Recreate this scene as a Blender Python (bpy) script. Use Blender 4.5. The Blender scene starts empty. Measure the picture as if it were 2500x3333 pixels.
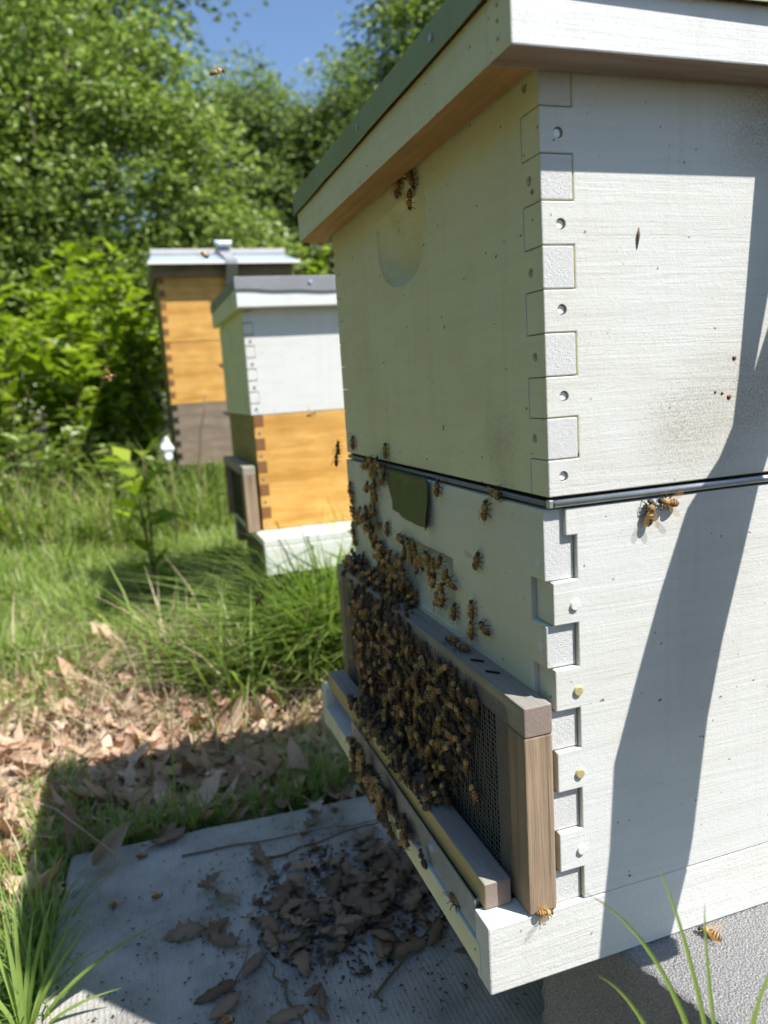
import bpy, bmesh, math, random
import numpy as np
from mathutils import Vector, Matrix
R = math.radians
random.seed(7)
rng = np.random.default_rng(7)
sc = bpy.context.scene
C = sc.collection
Z0 = 265.0                      # all lengths below are millimetres measured from the near bottom corner of the lower hive box
def W(x, y, z): return Vector((x * .001, y * .001, (z + Z0) * .001))

# ---------------------------------------------------------------- camera
cam = bpy.data.objects.new('camera', bpy.data.cameras.new('camera')); C.objects.link(cam); sc.camera = cam
def aim(yaw, pitch, roll):
    f = Vector((-math.sin(yaw) * math.cos(pitch), math.cos(yaw) * math.cos(pitch), math.sin(pitch)))
    r = Vector((math.cos(yaw), math.sin(yaw), 0)); u = r.cross(f)
    rr = math.cos(roll) * r + math.sin(roll) * u; uu = -math.sin(roll) * r + math.cos(roll) * u
    return rr, uu, f
rr, uu, ff = aim(-0.312265, -0.16481, -0.0637255)
CP = W(-213.9, -363.85, 318.4)
cam.matrix_world = Matrix(((rr.x, uu.x, -ff.x, CP.x), (rr.y, uu.y, -ff.y, CP.y), (rr.z, uu.z, -ff.z, CP.z), (0, 0, 0, 1)))
cd = cam.data
cd.sensor_fit = 'VERTICAL'; cd.sensor_height = 36.0; cd.lens = 36.0 * 2452.97 / 3333.0
cd.clip_start = .02; cd.clip_end = 500
cd.dof.use_dof = True; cd.dof.focus_distance = .50; cd.dof.aperture_fstop = 7.6
# ---------------------------------------------------------------- light
SUN = Vector((-.93, 1.0, -1.9)).normalized()          # the way sunlight travels
world = bpy.data.worlds.new('World'); sc.world = world; world.use_nodes = True
wn = world.node_tree.nodes; wl = world.node_tree.links
sky = wn.new('ShaderNodeTexSky'); sky.sky_type = 'NISHITA'; sky.sun_disc = False
sky.sun_elevation = math.asin(-SUN.z); sky.sun_rotation = math.atan2(-SUN.x, -SUN.y)
sky.altitude = 200; sky.air_density = 1.0; sky.dust_density = .3; sky.ozone_density = 3.6
wl.new(sky.outputs[0], wn['Background'].inputs[0]); wn['Background'].inputs[1].default_value = .115
sl = bpy.data.lights.new('sun', 'SUN'); sl.energy = 5.0; sl.angle = R(.53); sl.color = (1, .97, .92)
so = bpy.data.objects.new('sun', sl); C.objects.link(so); so.rotation_euler = SUN.to_track_quat('-Z', 'Y').to_euler(); so.location = (3, -3, 6)
sc.view_settings.view_transform = 'Standard'; sc.view_settings.look = 'None'; sc.view_settings.gamma = 1
sc.view_settings.exposure = 0.72; sc.view_settings.use_curve_mapping = False
sc.render.engine = 'CYCLES'
sc.cycles.use_denoising = True; sc.cycles.max_bounces = 6; sc.cycles.diffuse_bounces = 3; sc.cycles.caustics_reflective = False; sc.cycles.caustics_refractive = False; sc.cycles.use_adaptive_sampling = True; sc.cycles.adaptive_threshold = .02; sc.cycles.transparent_max_bounces = 12
sc.cycles.transmission_bounces = 4; sc.cycles.glossy_bounces = 3; sc.cycles.sample_clamp_indirect = 6

# ---------------------------------------------------------------- materials
class NT:
    def __init__(s, name):
        s.m = bpy.data.materials.new(name); s.m.use_nodes = True; s.t = s.m.node_tree
        s.b = s.t.nodes['Principled BSDF']; s.out = s.t.nodes['Material Output']; s._tc = None
    def n(s, typ, props=None, **inp):
        nd = s.t.nodes.new('ShaderNode' + typ)
        for k, v in (props or {}).items(): setattr(nd, k, v)
        for k, v in inp.items(): s.set(nd, k.replace('_', ' '), v)
        return nd
    def set(s, nd, k, v):
        sock = nd.inputs[int(k)] if k.isdigit() else nd.inputs[k]
        if hasattr(v, 'outputs'): v = v.outputs[0]
        if isinstance(v, bpy.types.NodeSocket): s.t.links.new(v, sock)
        else: sock.default_value = v
    def co(s, scale=(1, 1, 1), rot=(0, 0, 0), kind='Object'):
        if s._tc is None: s._tc = s.n('TexCoord')
        mp = s.n('Mapping'); s.t.links.new(s._tc.outputs[kind], mp.inputs['Vector'])
        mp.inputs['Scale'].default_value = scale; mp.inputs['Rotation'].default_value = rot
        return mp
    def noise(s, scale, vec=None, detail=3, rough=.55, dist=0):
        return s.n('TexNoise', Vector=(vec or s.co()), Scale=scale, Detail=detail, Roughness=rough, Distortion=dist).outputs['Fac']
    def ramp(s, fac, stops, interp='LINEAR'):
        nd = s.n('ValToRGB'); s.set(nd, '0', fac); cr = nd.color_ramp; cr.interpolation = interp
        while len(cr.elements) < len(stops): cr.elements.new(.5)
        for e, (p, c) in zip(cr.elements, stops):
            e.position = p; e.color = c if len(c) == 4 else (*c, 1)
        return nd.outputs[0]
    def mix(s, fac, a, b, mode='MIX'):
        nd = s.t.nodes.new('ShaderNodeMix'); nd.data_type = 'RGBA'; nd.blend_type = mode
        for k, v in ((0, fac), (6, a), (7, b)):
            if isinstance(v, bpy.types.NodeSocket): s.t.links.new(v, nd.inputs[k])
            elif k and len(v) == 3: nd.inputs[k].default_value = (*v, 1)
            else: nd.inputs[k].default_value = v
        return nd.outputs[2]
    def math(s, op, a, b=0.0, clamp=False):
        nd = s.n('Math', {'operation': op, 'use_clamp': clamp}); s.set(nd, '0', a); s.set(nd, '1', b); return nd.outputs[0]
    def bump(s, h, dist=.0005, strength=1.0, normal=None):
        nd = s.n('Bump', Strength=strength, Distance=dist); s.set(nd, 'Height', h)
        if normal is not None: s.set(nd, 'Normal', normal)
        s.t.links.new(nd.outputs[0], s.b.inputs['Normal']); return nd.outputs[0]
    def col(s, v): s.set(s.b, 'Base Color', v if isinstance(v, bpy.types.NodeSocket) else (*v, 1))
    def rough(s, v): s.set(s.b, 'Roughness', v)

def grain_scale(axis, along, across):
    return tuple(along if a == axis else across for a in 'xyz')

def paint(name, col, axis='x', dirt=.5, bump=1.0, yellow=.25, seed=0.0, mould=.62, stains=()):
    t = NT(name)
    g = t.noise(1, t.co(grain_scale(axis, 16, 560), (.03, .02, .05)), 4, .65, .5)
    g2 = t.noise(1, t.co(grain_scale(axis, 5, 70), (.0, .06, .05)), 3, .55, 1.6)
    fine = t.noise(750, t.co(), 3, .6)
    blob = t.noise(330, t.co((1, 1, .6), (seed, .5, 0)), 4, .7)
    low = t.noise(9, t.co((1, 1, 1), (seed, seed, 0)), 4, .6)
    low2 = t.noise(26, t.co((1, 1, 1), (0, seed, seed)), 5, .7)
    drip = t.noise(1, t.co((70, 70, 5), (0, 0, 0)), 4, .65, .4)
    yel = (col[0] * .86, col[1] * .83, col[2] * .70)
    c = t.mix(t.math('MULTIPLY', t.ramp(low, [(.42, (0, 0, 0)), (.72, (1, 1, 1))]), yellow), col, yel)
    c = t.mix(t.math('MULTIPLY', t.ramp(g2, [(.46, (0, 0, 0)), (.60, (1, 1, 1))]), .09), c, (col[0] * .62, col[1] * .60, col[2] * .52))
    c = t.mix(t.math('MULTIPLY', t.ramp(drip, [(.52, (0, 0, 0)), (.72, (1, 1, 1))]), .2), c, (col[0] * .72, col[1] * .70, col[2] * .58))
    spk = t.math('MULTIPLY', t.ramp(t.noise(620, t.co((1, 1, 1), (seed, .3, .2)), 4, .75), [(.60, (0, 0, 0)), (.68, (1, 1, 1))]),
                 t.ramp(low2, [(mould - .06, (0, 0, 0)), (mould + .12, (1, 1, 1))]))
    c = t.mix(t.math('MULTIPLY', spk, dirt), c, (.09, .085, .05))
    dots = t.ramp(t.noise(210, t.co((1, .8, 1), (.7, seed, 0)), 1, .4), [(.765, (0, 0, 0)), (.785, (1, 1, 1))])
    c = t.mix(t.math('MULTIPLY', dots, dirt * .9), c, (.05, .035, .02))
    for (p, r) in stains:                    # patches of black mould where damp has sat on the paint
        vm = t.n('VectorMath', {'operation': 'DISTANCE'}); t.t.links.new(t.co().outputs[0], vm.inputs[0]); vm.inputs[1].default_value = p
        fall = t.math('SUBTRACT', 1.0, t.math('DIVIDE', vm.outputs['Value'], r), True)
        st_ = t.ramp(t.math('ADD', t.noise(900, t.co((1, 1, 1), (seed, .1, .4)), 5, .8), t.math('MULTIPLY', fall, .16)), [(.54, (0, 0, 0)), (.72, (1, 1, 1))])
        c = t.mix(t.math('MULTIPLY', t.math('MULTIPLY', st_, t.math('MINIMUM', t.math('MULTIPLY', fall, 3.0), 1.0)), .42), c, (.22, .19, .12))
    t.col(c); t.rough(.58); t.b.inputs['Specular IOR Level'].default_value = .35
    h = t.math('ADD', t.math('ADD', t.math('MULTIPLY', g, .34), t.math('MULTIPLY', g2, .45)), t.math('ADD', t.math('MULTIPLY', fine, .22), t.math('MULTIPLY', blob, .36)))
    t.bump(h, .0006 * bump, .9)
    return t.m

def endgrain(name, col, axis='y'):
    t = NT(name)
    w = t.n('TexWave', {'wave_type': 'BANDS', 'bands_direction': 'DIAGONAL'}, Vector=t.co(), Scale=130, Distortion=4, Detail=4, Detail_Scale=2.5)
    pits = t.noise(1900, t.co(), 2, .7)
    spots = t.ramp(pits, [(.50, (0, 0, 0)), (.62, (1, 1, 1))])
    c = t.mix(t.math('MULTIPLY', spots, .3), col, (col[0] * .5, col[1] * .47, col[2] * .40))
    t.col(c); t.rough(.7)
    t.bump(t.math('ADD', t.math('MULTIPLY', w.outputs['Fac'], .06), t.math('MULTIPLY', pits, 1.0)), .0006)
    return t.m

def wood(name, c1, c2, axis='y', across=160, rough=.75, bumpd=.0007, crack=.0):
    t = NT(name)
    g = t.noise(1, t.co(grain_scale(axis, 6, across), (.02, .05, .03)), 5, .6, .6)
    f = t.noise(1, t.co(grain_scale(axis, 40, across * 7)), 3, .6)
    low = t.noise(14, t.co(), 3)
    c = t.mix(t.ramp(g, [(.34, (0, 0, 0)), (.64, (1, 1, 1))]), c1, c2)
    c = t.mix(t.math('MULTIPLY', t.ramp(low, [(.4, (0, 0, 0)), (.7, (1, 1, 1))]), .35), c, (c1[0] * .55, c1[1] * .55, c1[2] * .6))
    c = t.mix(t.math('MULTIPLY', t.ramp(f, [(.55, (0, 0, 0)), (.75, (1, 1, 1))]), .35), c, (c1[0] * .45, c1[1] * .42, c1[2] * .4))
    if crack:
        k = t.noise(1, t.co(grain_scale(axis, 5, across * 1.3)), 2, .5, .3)
        c = t.mix(t.math('MULTIPLY', t.ramp(k, [(.66, (0, 0, 0)), (.70, (1, 1, 1))]), crack), c, (.03, .025, .02))
    t.col(c); t.rough(rough); t.b.inputs['Specular IOR Level'].default_value = .3
    t.bump(t.math('ADD', g, t.math('MULTIPLY', f, .6)), bumpd)
    return t.m

def plain(name, col, rough=.6, metal=0.0, var=.25, scale=60, bumpd=0.0):
    t = NT(name)
    n = t.noise(scale, t.co(), 4, .6)
    t.col(t.mix(n, tuple(c * (1 - var) for c in col), tuple(min(1, c * (1 + var)) for c in col)))
    t.rough(rough); t.b.inputs['Metallic'].default_value = metal
    if bumpd: t.bump(n, bumpd)
    return t.m

def leafmat(name, stops, trans=.35, rough=.4, tcol=None):
    t = NT(name)
    gi = t.n('NewGeometry')
    c = t.ramp(gi.outputs['Random Per Island'], stops)
    t.col(c); t.rough(rough); t.b.inputs['Specular IOR Level'].default_value = .5
    tr = t.n('BsdfTranslucent')
    t.t.links.new(t.mix(1.0, c, tcol or (1.15, 1.3, .55), 'MULTIPLY'), tr.inputs['Color'])
    mx = t.n('MixShader'); mx.inputs[0].default_value = trans
    t.t.links.new(t.b.outputs[0], mx.inputs[1]); t.t.links.new(tr.outputs[0], mx.inputs[2])
    t.t.links.new(mx.outputs[0], t.out.inputs['Surface'])
    return t.m

M = {}
WHITE = (.66, .66, .63)
for ax in 'xy': M['white_' + ax] = paint('white_paint_along_' + ax, WHITE, ax, .75, 1.0, .3, .4 if ax == 'x' else 1.7)
M['cream_y'] = paint('bounce_tinted_aged_white', (.78, .765, .50), 'y', .9, .8, .5, 2.3, .53, [((-.2525, -.15, .03), .03), ((-.2525, .01, .155), .02), ((-.2525, -.0, .175), .02), ((-.2525, .03, .195), .018)])  # front-facing white, yellow-green bounce light mixed into the colour; mould spots besides
M['white_front'] = paint('white_front_paint', (.70, .70, .565), 'y', .6, .8, .3, 1.2, .6)  # lower front white with a weaker tint of the same bounce light
M['mould_x'] = paint('white_paint_with_mould', (.645, .64, .60), 'x', .85, 1.1, .45, 3.1, .56, [((-.14, -.2065, .04), .05), ((-.10, -.2065, .055), .04), ((-.17, -.2065, .03), .035), ((-.12, -.2065, .195), .035), ((-.10, -.2065, .205), .03)])
M['white_lid'] = paint('white_lid_paint', (.70, .70, .685), 'x', .25, .9, .15, .9, .7)
M['white_rail'] = paint('cracked_white_paint', (.68, .675, .64), 'x', .5, 1.5, .3, 5.2, .66)
M['end_white'] = endgrain('painted_end_grain', (.68, .68, .66))
M['bare_rim'] = wood('bare_pine_rim', (.42, .24, .09), (.55, .34, .15), 'y', 120)
M['bare_rim_x'] = wood('bare_grey_rim', (.28, .21, .16), (.36, .28, .22), 'x', 120)
M['frame_y'] = wood('weathered_pine_across', (.30, .27, .21), (.43, .38, .27), 'y', 150, crack=.5)
M['frame_z'] = wood('weathered_pine_upright', (.27, .19, .125), (.40, .29, .19), 'z', 150, crack=.4)
M['frame_end'] = endgrain('bare_end_grain', (.30, .23, .19))
M['stick_top'] = wood('grey_stick', (.25, .235, .205), (.36, .335, .29), 'y', 110, crack=.8)
M['stick_front'] = wood('yellow_pine_stick', (.50, .38, .16), (.60, .48, .24), 'y', 120, crack=.6)
M['dark_panel'] = wood('near_black_grain', (.022, .018, .014), (.035, .028, .02), 'y', 80)
M['orange'] = wood('orange_stained_pine', (.55, .27, .055), (.72, .41, .115), 'x', 55, .55, .0004)
M['orange_shade_y'] = wood('orange_pine_shaded_front', (.30, .22, .07), (.36, .27, .10), 'y', 45, .6, .0004)  # darker olive copy of the orange, shade of the front faces put in
M['orange_dark'] = endgrain('dark_stained_end_grain', (.24, .10, .03))
M['oldwood'] = wood('old_grey_brown_wood', (.20, .15, .11), (.29, .22, .165), 'x', 50, .8)
M['galv'] = plain('galvanised_metal', (.52, .55, .56), .38, .85, .18, 140, .0001)
M['dull_sheet'] = plain('dull_grey_sheet_metal', (.23, .23, .235), .5, .3, .25, 18)
M['sky_tint_metal'] = plain('sky_tinted_roof_metal', (.50, .60, .74), .3, .35, .12, 12)  # pale blue base colour puts the sky reflection into the metal
M['roof_grey'] = plain('weathered_roof_cap', (.50, .48, .45), .7, .0, .15, 40)
M['green_metal'] = plain('green_painted_metal', (.27, .33, .17), .42, .0, .22, 22, .0003)
M['tape'] = plain('dark_green_tape', (.055, .075, .04), .45, 0, .2, 90, .0003)
M['propolis'] = plain('red_brown_propolis', (.22, .065, .02), .35, 0, .3, 500)
M['nail'] = plain('painted_nail_head', (.74, .74, .70), .5, .1, .1, 900, .0002)
M['nail_yellow'] = plain('rusty_yellow_nail_head', (.55, .46, .22), .5, .3, .3, 900, .0002)
M['strap'] = plain('grey_webbing_strap', (.30, .31, .33), .7, 0, .2, 700, .0003)
M['wire'] = plain('dull_wire', (.27, .27, .25), .45, .6, .2, 400)
M['white_plain'] = plain('white_scrap_plastic', (.85, .86, .88), .35, 0, .05, 30)
M['twig'] = plain('twig_bark', (.16, .11, .07), .85, 0, .3, 300, .0003)
M['bark'] = wood('tree_bark', (.10, .08, .06), (.17, .14, .11), 'z', 40, .9, .004)

def mk_concrete():
    t = NT('ridged_concrete'); n = t.noise(55, t.co(), 5, .65); f = t.noise(700, t.co(), 3, .7)
    w = t.n('TexWave', {'wave_type': 'BANDS', 'bands_direction': 'X'}, Vector=t.co(), Scale=62, Distortion=5, Detail=5, Detail_Scale=9)
    pit = t.ramp(t.noise(330, t.co(), 2, .6), [(.70, (0, 0, 0)), (.76, (1, 1, 1))])
    c = t.mix(n, (.53, .51, .475), (.67, .645, .60))
    c = t.mix(t.math('MULTIPLY', t.ramp(t.noise(11, t.co(), 4), [(.42, (0, 0, 0)), (.66, (1, 1, 1))]), .7), c, (.27, .255, .225))
    c = t.mix(t.math('MULTIPLY', pit, .8), c, (.04, .035, .03))
    t.col(c); t.rough(.85); t.bump(t.math('ADD', t.math('MULTIPLY', w.outputs['Fac'], .6), t.math('ADD', f, n)), .0017)
    return t.m
M['slab'] = mk_concrete()
def mk_block():
    t = NT('cinder_block_concrete'); v = t.n('TexVoronoi', Vector=t.co(), Scale=620); f = t.noise(800, t.co(), 4, .8); n = t.noise(30, t.co(), 3)
    c = t.mix(t.ramp(f, [(.3, (0, 0, 0)), (.7, (1, 1, 1))]), (.16, .155, .155), (.74, .73, .71)); c = t.mix(t.math('MULTIPLY', n, .3), c, (.34, .33, .32))
    t.col(c); t.rough(.95); t.bump(t.math('ADD', v.outputs['Distance'], t.math('MULTIPLY', f, 1.4)), .0026)
    return t.m
M['block'] = mk_block()
def mk_ground():
    t = NT('earth_with_thatch'); n = t.noise(7, t.co(), 6, .65); f = t.noise(160, t.co(), 4, .7)
    c = t.mix(n, (.10, .075, .045), (.055, .075, .025)); c = t.mix(t.math('MULTIPLY', f, .8), c, (.21, .15, .095))
    t.col(c); t.rough(1); t.bump(f, .02)
    return t.m
M['ground'] = mk_ground()

G1 = [(0, (.09, .13, .03)), (.4, (.20, .275, .07)), (.75, (.33, .41, .13)), (1, (.48, .54, .25))]
M['leaf_mid'] = leafmat('green_leaves', G1)
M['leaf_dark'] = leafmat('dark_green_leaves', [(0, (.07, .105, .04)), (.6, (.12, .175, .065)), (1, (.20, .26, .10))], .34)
M['leaf_far'] = leafmat('far_green_leaves', [(0, (.11, .15, .055)), (.6, (.25, .32, .13)), (1, (.38, .45, .21))], .36)
M['leaf_bright'] = leafmat('yellow_green_leaves', [(0, (.16, .23, .02)), (.5, (.28, .37, .03)), (1, (.42, .50, .06))], .45)
M['grass'] = leafmat('grass_blades', [(0, (.17, .245, .06)), (.5, (.27, .36, .085)), (.86, (.40, .46, .14)), (.88, (.46, .38, .23)), (1, (.58, .48, .32))], .4)
M['grass_mix'] = leafmat('green_lawn_blades', [(0, (.18, .27, .06)), (.5, (.28, .38, .085)), (.9, (.40, .48, .14)), (.93, (.46, .38, .23)), (1, (.58, .48, .32))], .4)
M['grass_fresh'] = leafmat('fresh_grass_blades', [(0, (.19, .28, .06)), (1, (.33, .43, .12))], .42)
M['straw'] = leafmat('dry_straw', [(0, (.40, .31, .20)), (1, (.62, .51, .36))], .2, .7, (1.1, 1, .8))
M['litter'] = leafmat('brown_leaf_litter', [(0, (.28, .16, .10)), (.4, (.52, .33, .22)), (.75, (.64, .44, .31)), (1, (.70, .55, .40))], .15, .75, (1.1, .9, .6))
def mk_leaf(name, a, b):
    t = NT(name); oi = t.n('ObjectInfo'); n = t.noise(90, t.co(), 4, .6)
    c = t.mix(oi.outputs['Random'], a, b); t.col(t.mix(t.math('MULTIPLY', n, .6), c, tuple(x * .45 for x in a))); t.rough(.75); t.bump(n, .0008)
    return t.m
M['deadleaf'] = mk_leaf('dead_leaf_brown', (.20, .125, .08), (.54, .38, .25))
M['paleleaf'] = mk_leaf('pale_dry_leaf', (.40, .32, .20), (.48, .38, .25))
M['tanleaf'] = mk_leaf('tan_dry_leaf', (.50, .33, .16), (.52, .36, .20))

def mk_bee():
    t = NT('honeybee_body'); sep = t.n('SeparateXYZ'); t.t.links.new(t.co().outputs[0], sep.inputs[0])
    x = t.math('MULTIPLY_ADD', sep.outputs['X'], 1 / .014); x.node.inputs[2].default_value = .5
    amber, dark, fuzz = (.72, .34, .055), (.06, .03, .013), (.56, .34, .105)
    bands = t.ramp(x, [(0, dark), (.05, dark), (.08, (.4, .22, .08)), (.12, dark), (.17, dark), (.19, amber), (.24, dark), (.28, dark),
                       (.30, amber), (.36, dark), (.39, dark), (.41, amber), (.50, (.48, .21, .035)), (.53, dark), (.57, fuzz), (.74, fuzz), (.79, dark), (1, dark)])
    oi = t.n('ObjectInfo'); n = t.noise(1400, t.co(), 3, .7)
    k = t.math('MULTIPLY_ADD', oi.outputs['Random'], .9); k.node.inputs[2].default_value = .55
    c = t.mix(1.0, bands, k, 'MULTIPLY')
    t.col(t.mix(t.math('MULTIPLY', n, .5), c, (.02, .012, .008))); t.rough(.5)
    t.b.inputs['Sheen Weight'].default_value = .35; t.b.inputs['Sheen Roughness'].default_value = .4
    t.b.inputs['Sheen Tint'].default_value = (.9, .7, .4, 1); t.bump(n, .0005)
    return t.m
M['bee'] = mk_bee()
M['bee_leg'] = plain('honeybee_leg', (.03, .018, .01), .5, 0, .3, 900)
def mk_wing():
    t = NT('honeybee_wing'); t.col((.46, .27, .09)); t.rough(.25)
    tr = t.n('BsdfTransparent'); tr.inputs[0].default_value = (.95, .92, .86, 1)
    mx = t.n('MixShader'); mx.inputs[0].default_value = .72
    t.t.links.new(t.b.outputs[0], mx.inputs[1]); t.t.links.new(tr.outputs[0], mx.inputs[2]); t.t.links.new(mx.outputs[0], t.out.inputs['Surface'])
    return t.m
M['wing'] = mk_wing()

# ---------------------------------------------------------------- mesh helpers
def tag(o, label=None, cat=None, group=None, kind=None):
    for k, v in (('label', label), ('category', cat), ('group', group), ('kind', kind)):
        if v: o[k] = v
    return o
def thing(name, loc, label, cat, group=None):
    o = bpy.data.objects.new(name, None); C.objects.link(o); o.location = W(*loc); o.empty_display_size = .02
    return tag(o, label, cat, group)

class MB:
    def __init__(s): s.v = []; s.f = []; s.mi = []
    def add(s, vs, fs, mi=0):
        b = len(s.v); s.v += [tuple(p) for p in vs]; s.f += [tuple(i + b for i in f) for f in fs]; s.mi += [mi] * len(fs); return s
    def box(s, x0, x1, y0, y1, z0, z1, mi=0):
        vs = [(x, y, z) for z in (z0, z1) for y in (y0, y1) for x in (x0, x1)]
        return s.add(vs, [(0, 2, 3, 1), (4, 5, 7, 6), (0, 1, 5, 4), (2, 6, 7, 3), (0, 4, 6, 2), (1, 3, 7, 5)], mi)
    def prism(s, pts, axis, a0, a1, mi=0):
        n = len(pts)
        def mk(p, a): return (a, p[0], p[1]) if axis == 'x' else ((p[0], a, p[1]) if axis == 'y' else (p[0], p[1], a))
        vs = [mk(p, a0) for p in pts] + [mk(p, a1) for p in pts]
        fs = [tuple(range(n)), tuple(range(2 * n - 1, n - 1, -1))] + [(i, i + n, (i + 1) % n + n, (i + 1) % n) for i in range(n)]
        return s.add(vs, fs, mi)
    def tube(s, path, rad, seg=6, mi=0, cap=True):
        P = [Vector(p) for p in path]; n = len(P); rings = []
        if not hasattr(rad, '__len__'): rad = [rad] * n
        ref = None
        for i in range(n):
            d = (P[min(i + 1, n - 1)] - P[max(i - 1, 0)]).normalized()
            if ref is None: ref = d.orthogonal().normalized()
            a = (ref - d * ref.dot(d)).normalized(); ref = a; b = d.cross(a)
            rings.append([P[i] + (a * math.cos(2 * math.pi * k / seg) + b * math.sin(2 * math.pi * k / seg)) * rad[i] for k in range(seg)])
        vs = [p for r in rings for p in r]
        fs = [(i * seg + k, i * seg + (k + 1) % seg, (i + 1) * seg + (k + 1) % seg, (i + 1) * seg + k) for i in range(n - 1) for k in range(seg)]
        if cap: fs += [tuple(range(seg - 1, -1, -1)), tuple(range((n - 1) * seg, n * seg))]
        return s.add(vs, fs, mi)
    def mesh(s, name, org=(0, 0, 0), raw=False):
        me = bpy.data.meshes.new(name)
        if raw: vs = [Vector(p) * .001 for p in s.v]
        else:
            o = W(*org); vs = [W(*p) - o for p in s.v]
        me.from_pydata(vs, [], s.f); me.polygons.foreach_set('material_index', s.mi); me.update(); return me
    def build(s, name, mats, parent=None, org=None, bevel=0, smooth=False, bynormal=None, seg=2):
        """bynormal: {(axis, sign): material index} re-assigns faces by the way they look"""
        o = bpy.data.objects.new(name, None)
        if parent is not None: loc = parent.parent.location if parent.parent else parent.location
        else: loc = W(*(org or (0, 0, 0)))
        me = bpy.data.meshes.new(name)
        me.from_pydata([W(*p) - loc for p in s.v], [], s.f); me.polygons.foreach_set('material_index', s.mi)
        bm = bmesh.new(); bm.from_mesh(me); bmesh.ops.recalc_face_normals(bm, faces=bm.faces); bm.to_mesh(me); bm.free()
        bpy.data.objects.remove(o); o = bpy.data.objects.new(name, me); C.objects.link(o)
        for m in (mats if isinstance(mats, (list, tuple)) else [mats]): me.materials.append(M[m])
        if bynormal:
            for p in me.polygons:
                for (ax, sg), mi in bynormal.items():
                    if p.normal['xyz'.index(ax)] * sg > .9: p.material_index = mi
        if smooth: me.polygons.foreach_set('use_smooth', [True] * len(me.polygons))
        if parent is not None: o.parent = parent
        else: o.location = loc
        if bevel:
            b = o.modifiers.new('bevel', 'BEVEL'); b.width = bevel * .001; b.segments = seg; b.limit_method = 'ANGLE'; b.angle_limit = R(40)
        return o

def bake(o, cutters=None):
    """turn modifiers into mesh; optional boolean difference with the given builders"""
    tmp = None
    if cutters is not None:
        me = bpy.data.meshes.new('cut'); loc = o.parent.location if o.parent else o.location
        me.from_pydata([W(*p) for p in cutters.v], [], cutters.f); me.update()
        bm = bmesh.new(); bm.from_mesh(me); bmesh.ops.recalc_face_normals(bm, faces=bm.faces); bm.to_mesh(me); bm.free()
        tmp = bpy.data.objects.new('cut', me); C.objects.link(tmp)
        b = o.modifiers.new('cut', 'BOOLEAN'); b.operation = 'DIFFERENCE'; b.object = tmp; b.solver = 'EXACT'
    dg = bpy.context.evaluated_depsgraph_get(); dg.update()
    me2 = bpy.data.meshes.new_from_object(o.evaluated_get(dg), depsgraph=dg)
    o.modifiers.clear(); old = o.data; o.data = me2; me2.name = old.name; bpy.data.meshes.remove(old)
    if tmp: bpy.data.objects.remove(tmp)
    return o

def quads_mesh(name, V, F, mat, loc=(0, 0, 0), parent=None, attr=None, smooth=False):
    """V (n,3) metres world, F (m,k) ints -> one mesh object"""
    me = bpy.data.meshes.new(name); n, k = F.shape
    org = np.array(parent.location if parent is not None else loc)
    me.vertices.add(len(V)); me.vertices.foreach_set('co', (V - org).astype(np.float32).ravel())
    me.loops.add(n * k); me.loops.foreach_set('vertex_index', F.astype(np.int32).ravel())
    me.polygons.add(n); me.polygons.foreach_set('loop_start', np.arange(0, n * k, k, dtype=np.int32))
    if smooth: me.polygons.foreach_set('use_smooth', np.ones(n, bool))
    me.update(calc_edges=True); me.materials.append(M[mat])
    o = bpy.data.objects.new(name, me); C.objects.link(o)
    if parent is not None: o.parent = parent
    else: o.location = loc
    return o

def unit(a): return a / np.maximum(np.linalg.norm(a, axis=-1, keepdims=True), 1e-9)
def leaf_quads(P, D, N, L, Wd, bend=.15):
    """kite shaped folded leaves: base P, direction D, normal N, length L, width Wd -> V, F"""
    n = len(P); D = unit(D); S = unit(np.cross(D, N)); N = np.cross(S, D)
    L = L[:, None]; Wd = Wd[:, None]
    v = np.stack([P, P + D * L * .42 + S * Wd * .5 + N * L * bend, P + D * L - N * L * bend * .4, P + D * L * .42 - S * Wd * .5 + N * L * bend], 1)
    F = np.arange(n * 4).reshape(n, 4)
    return v.reshape(-1, 3), F

# ================================================================ SETTING
def build_ground():
    n = 90; xs = np.concatenate([-np.geomspace(60, .5, 30), np.linspace(-.45, 1, 30), np.geomspace(1.1, 60, 30)])
    ys = np.concatenate([-np.geomspace(40, .4, 20), np.linspace(-.3, 3, 40), np.geomspace(3.1, 120, 30)])
    X, Y = np.meshgrid(xs, ys); d = np.hypot(X, Y)
    Zv = .012 * np.sin(X * 5.1 + 1) * np.cos(Y * 4.3) * np.clip(d - .7, 0, 1) + .03 * np.sin(X * .7 + Y * .4) * np.clip(d / 6, 0, 1) - .001
    Zv += .045 * np.clip((Y - 1.1) / 1.2, 0, 1)
    V = np.stack([X, Y, Zv], -1).reshape(-1, 3); w = len(xs); h = len(ys)
    i = np.arange((h - 1) * w).reshape(h - 1, w)[:, :-1].ravel()
    o = quads_mesh('ground', V, np.stack([i, i + 1, i + w + 1, i + w], 1), 'ground', smooth=True)
    tag(o, 'bare earth and thatch under the grass and leaf litter', kind='structure')
build_ground()
def gz(x, y):   # ground height in mm above the datum of W for x, y in mm
    return -Z0 + 45 * min(max((y / 1000 - 1.1) / 1.2, 0), 1)

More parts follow.
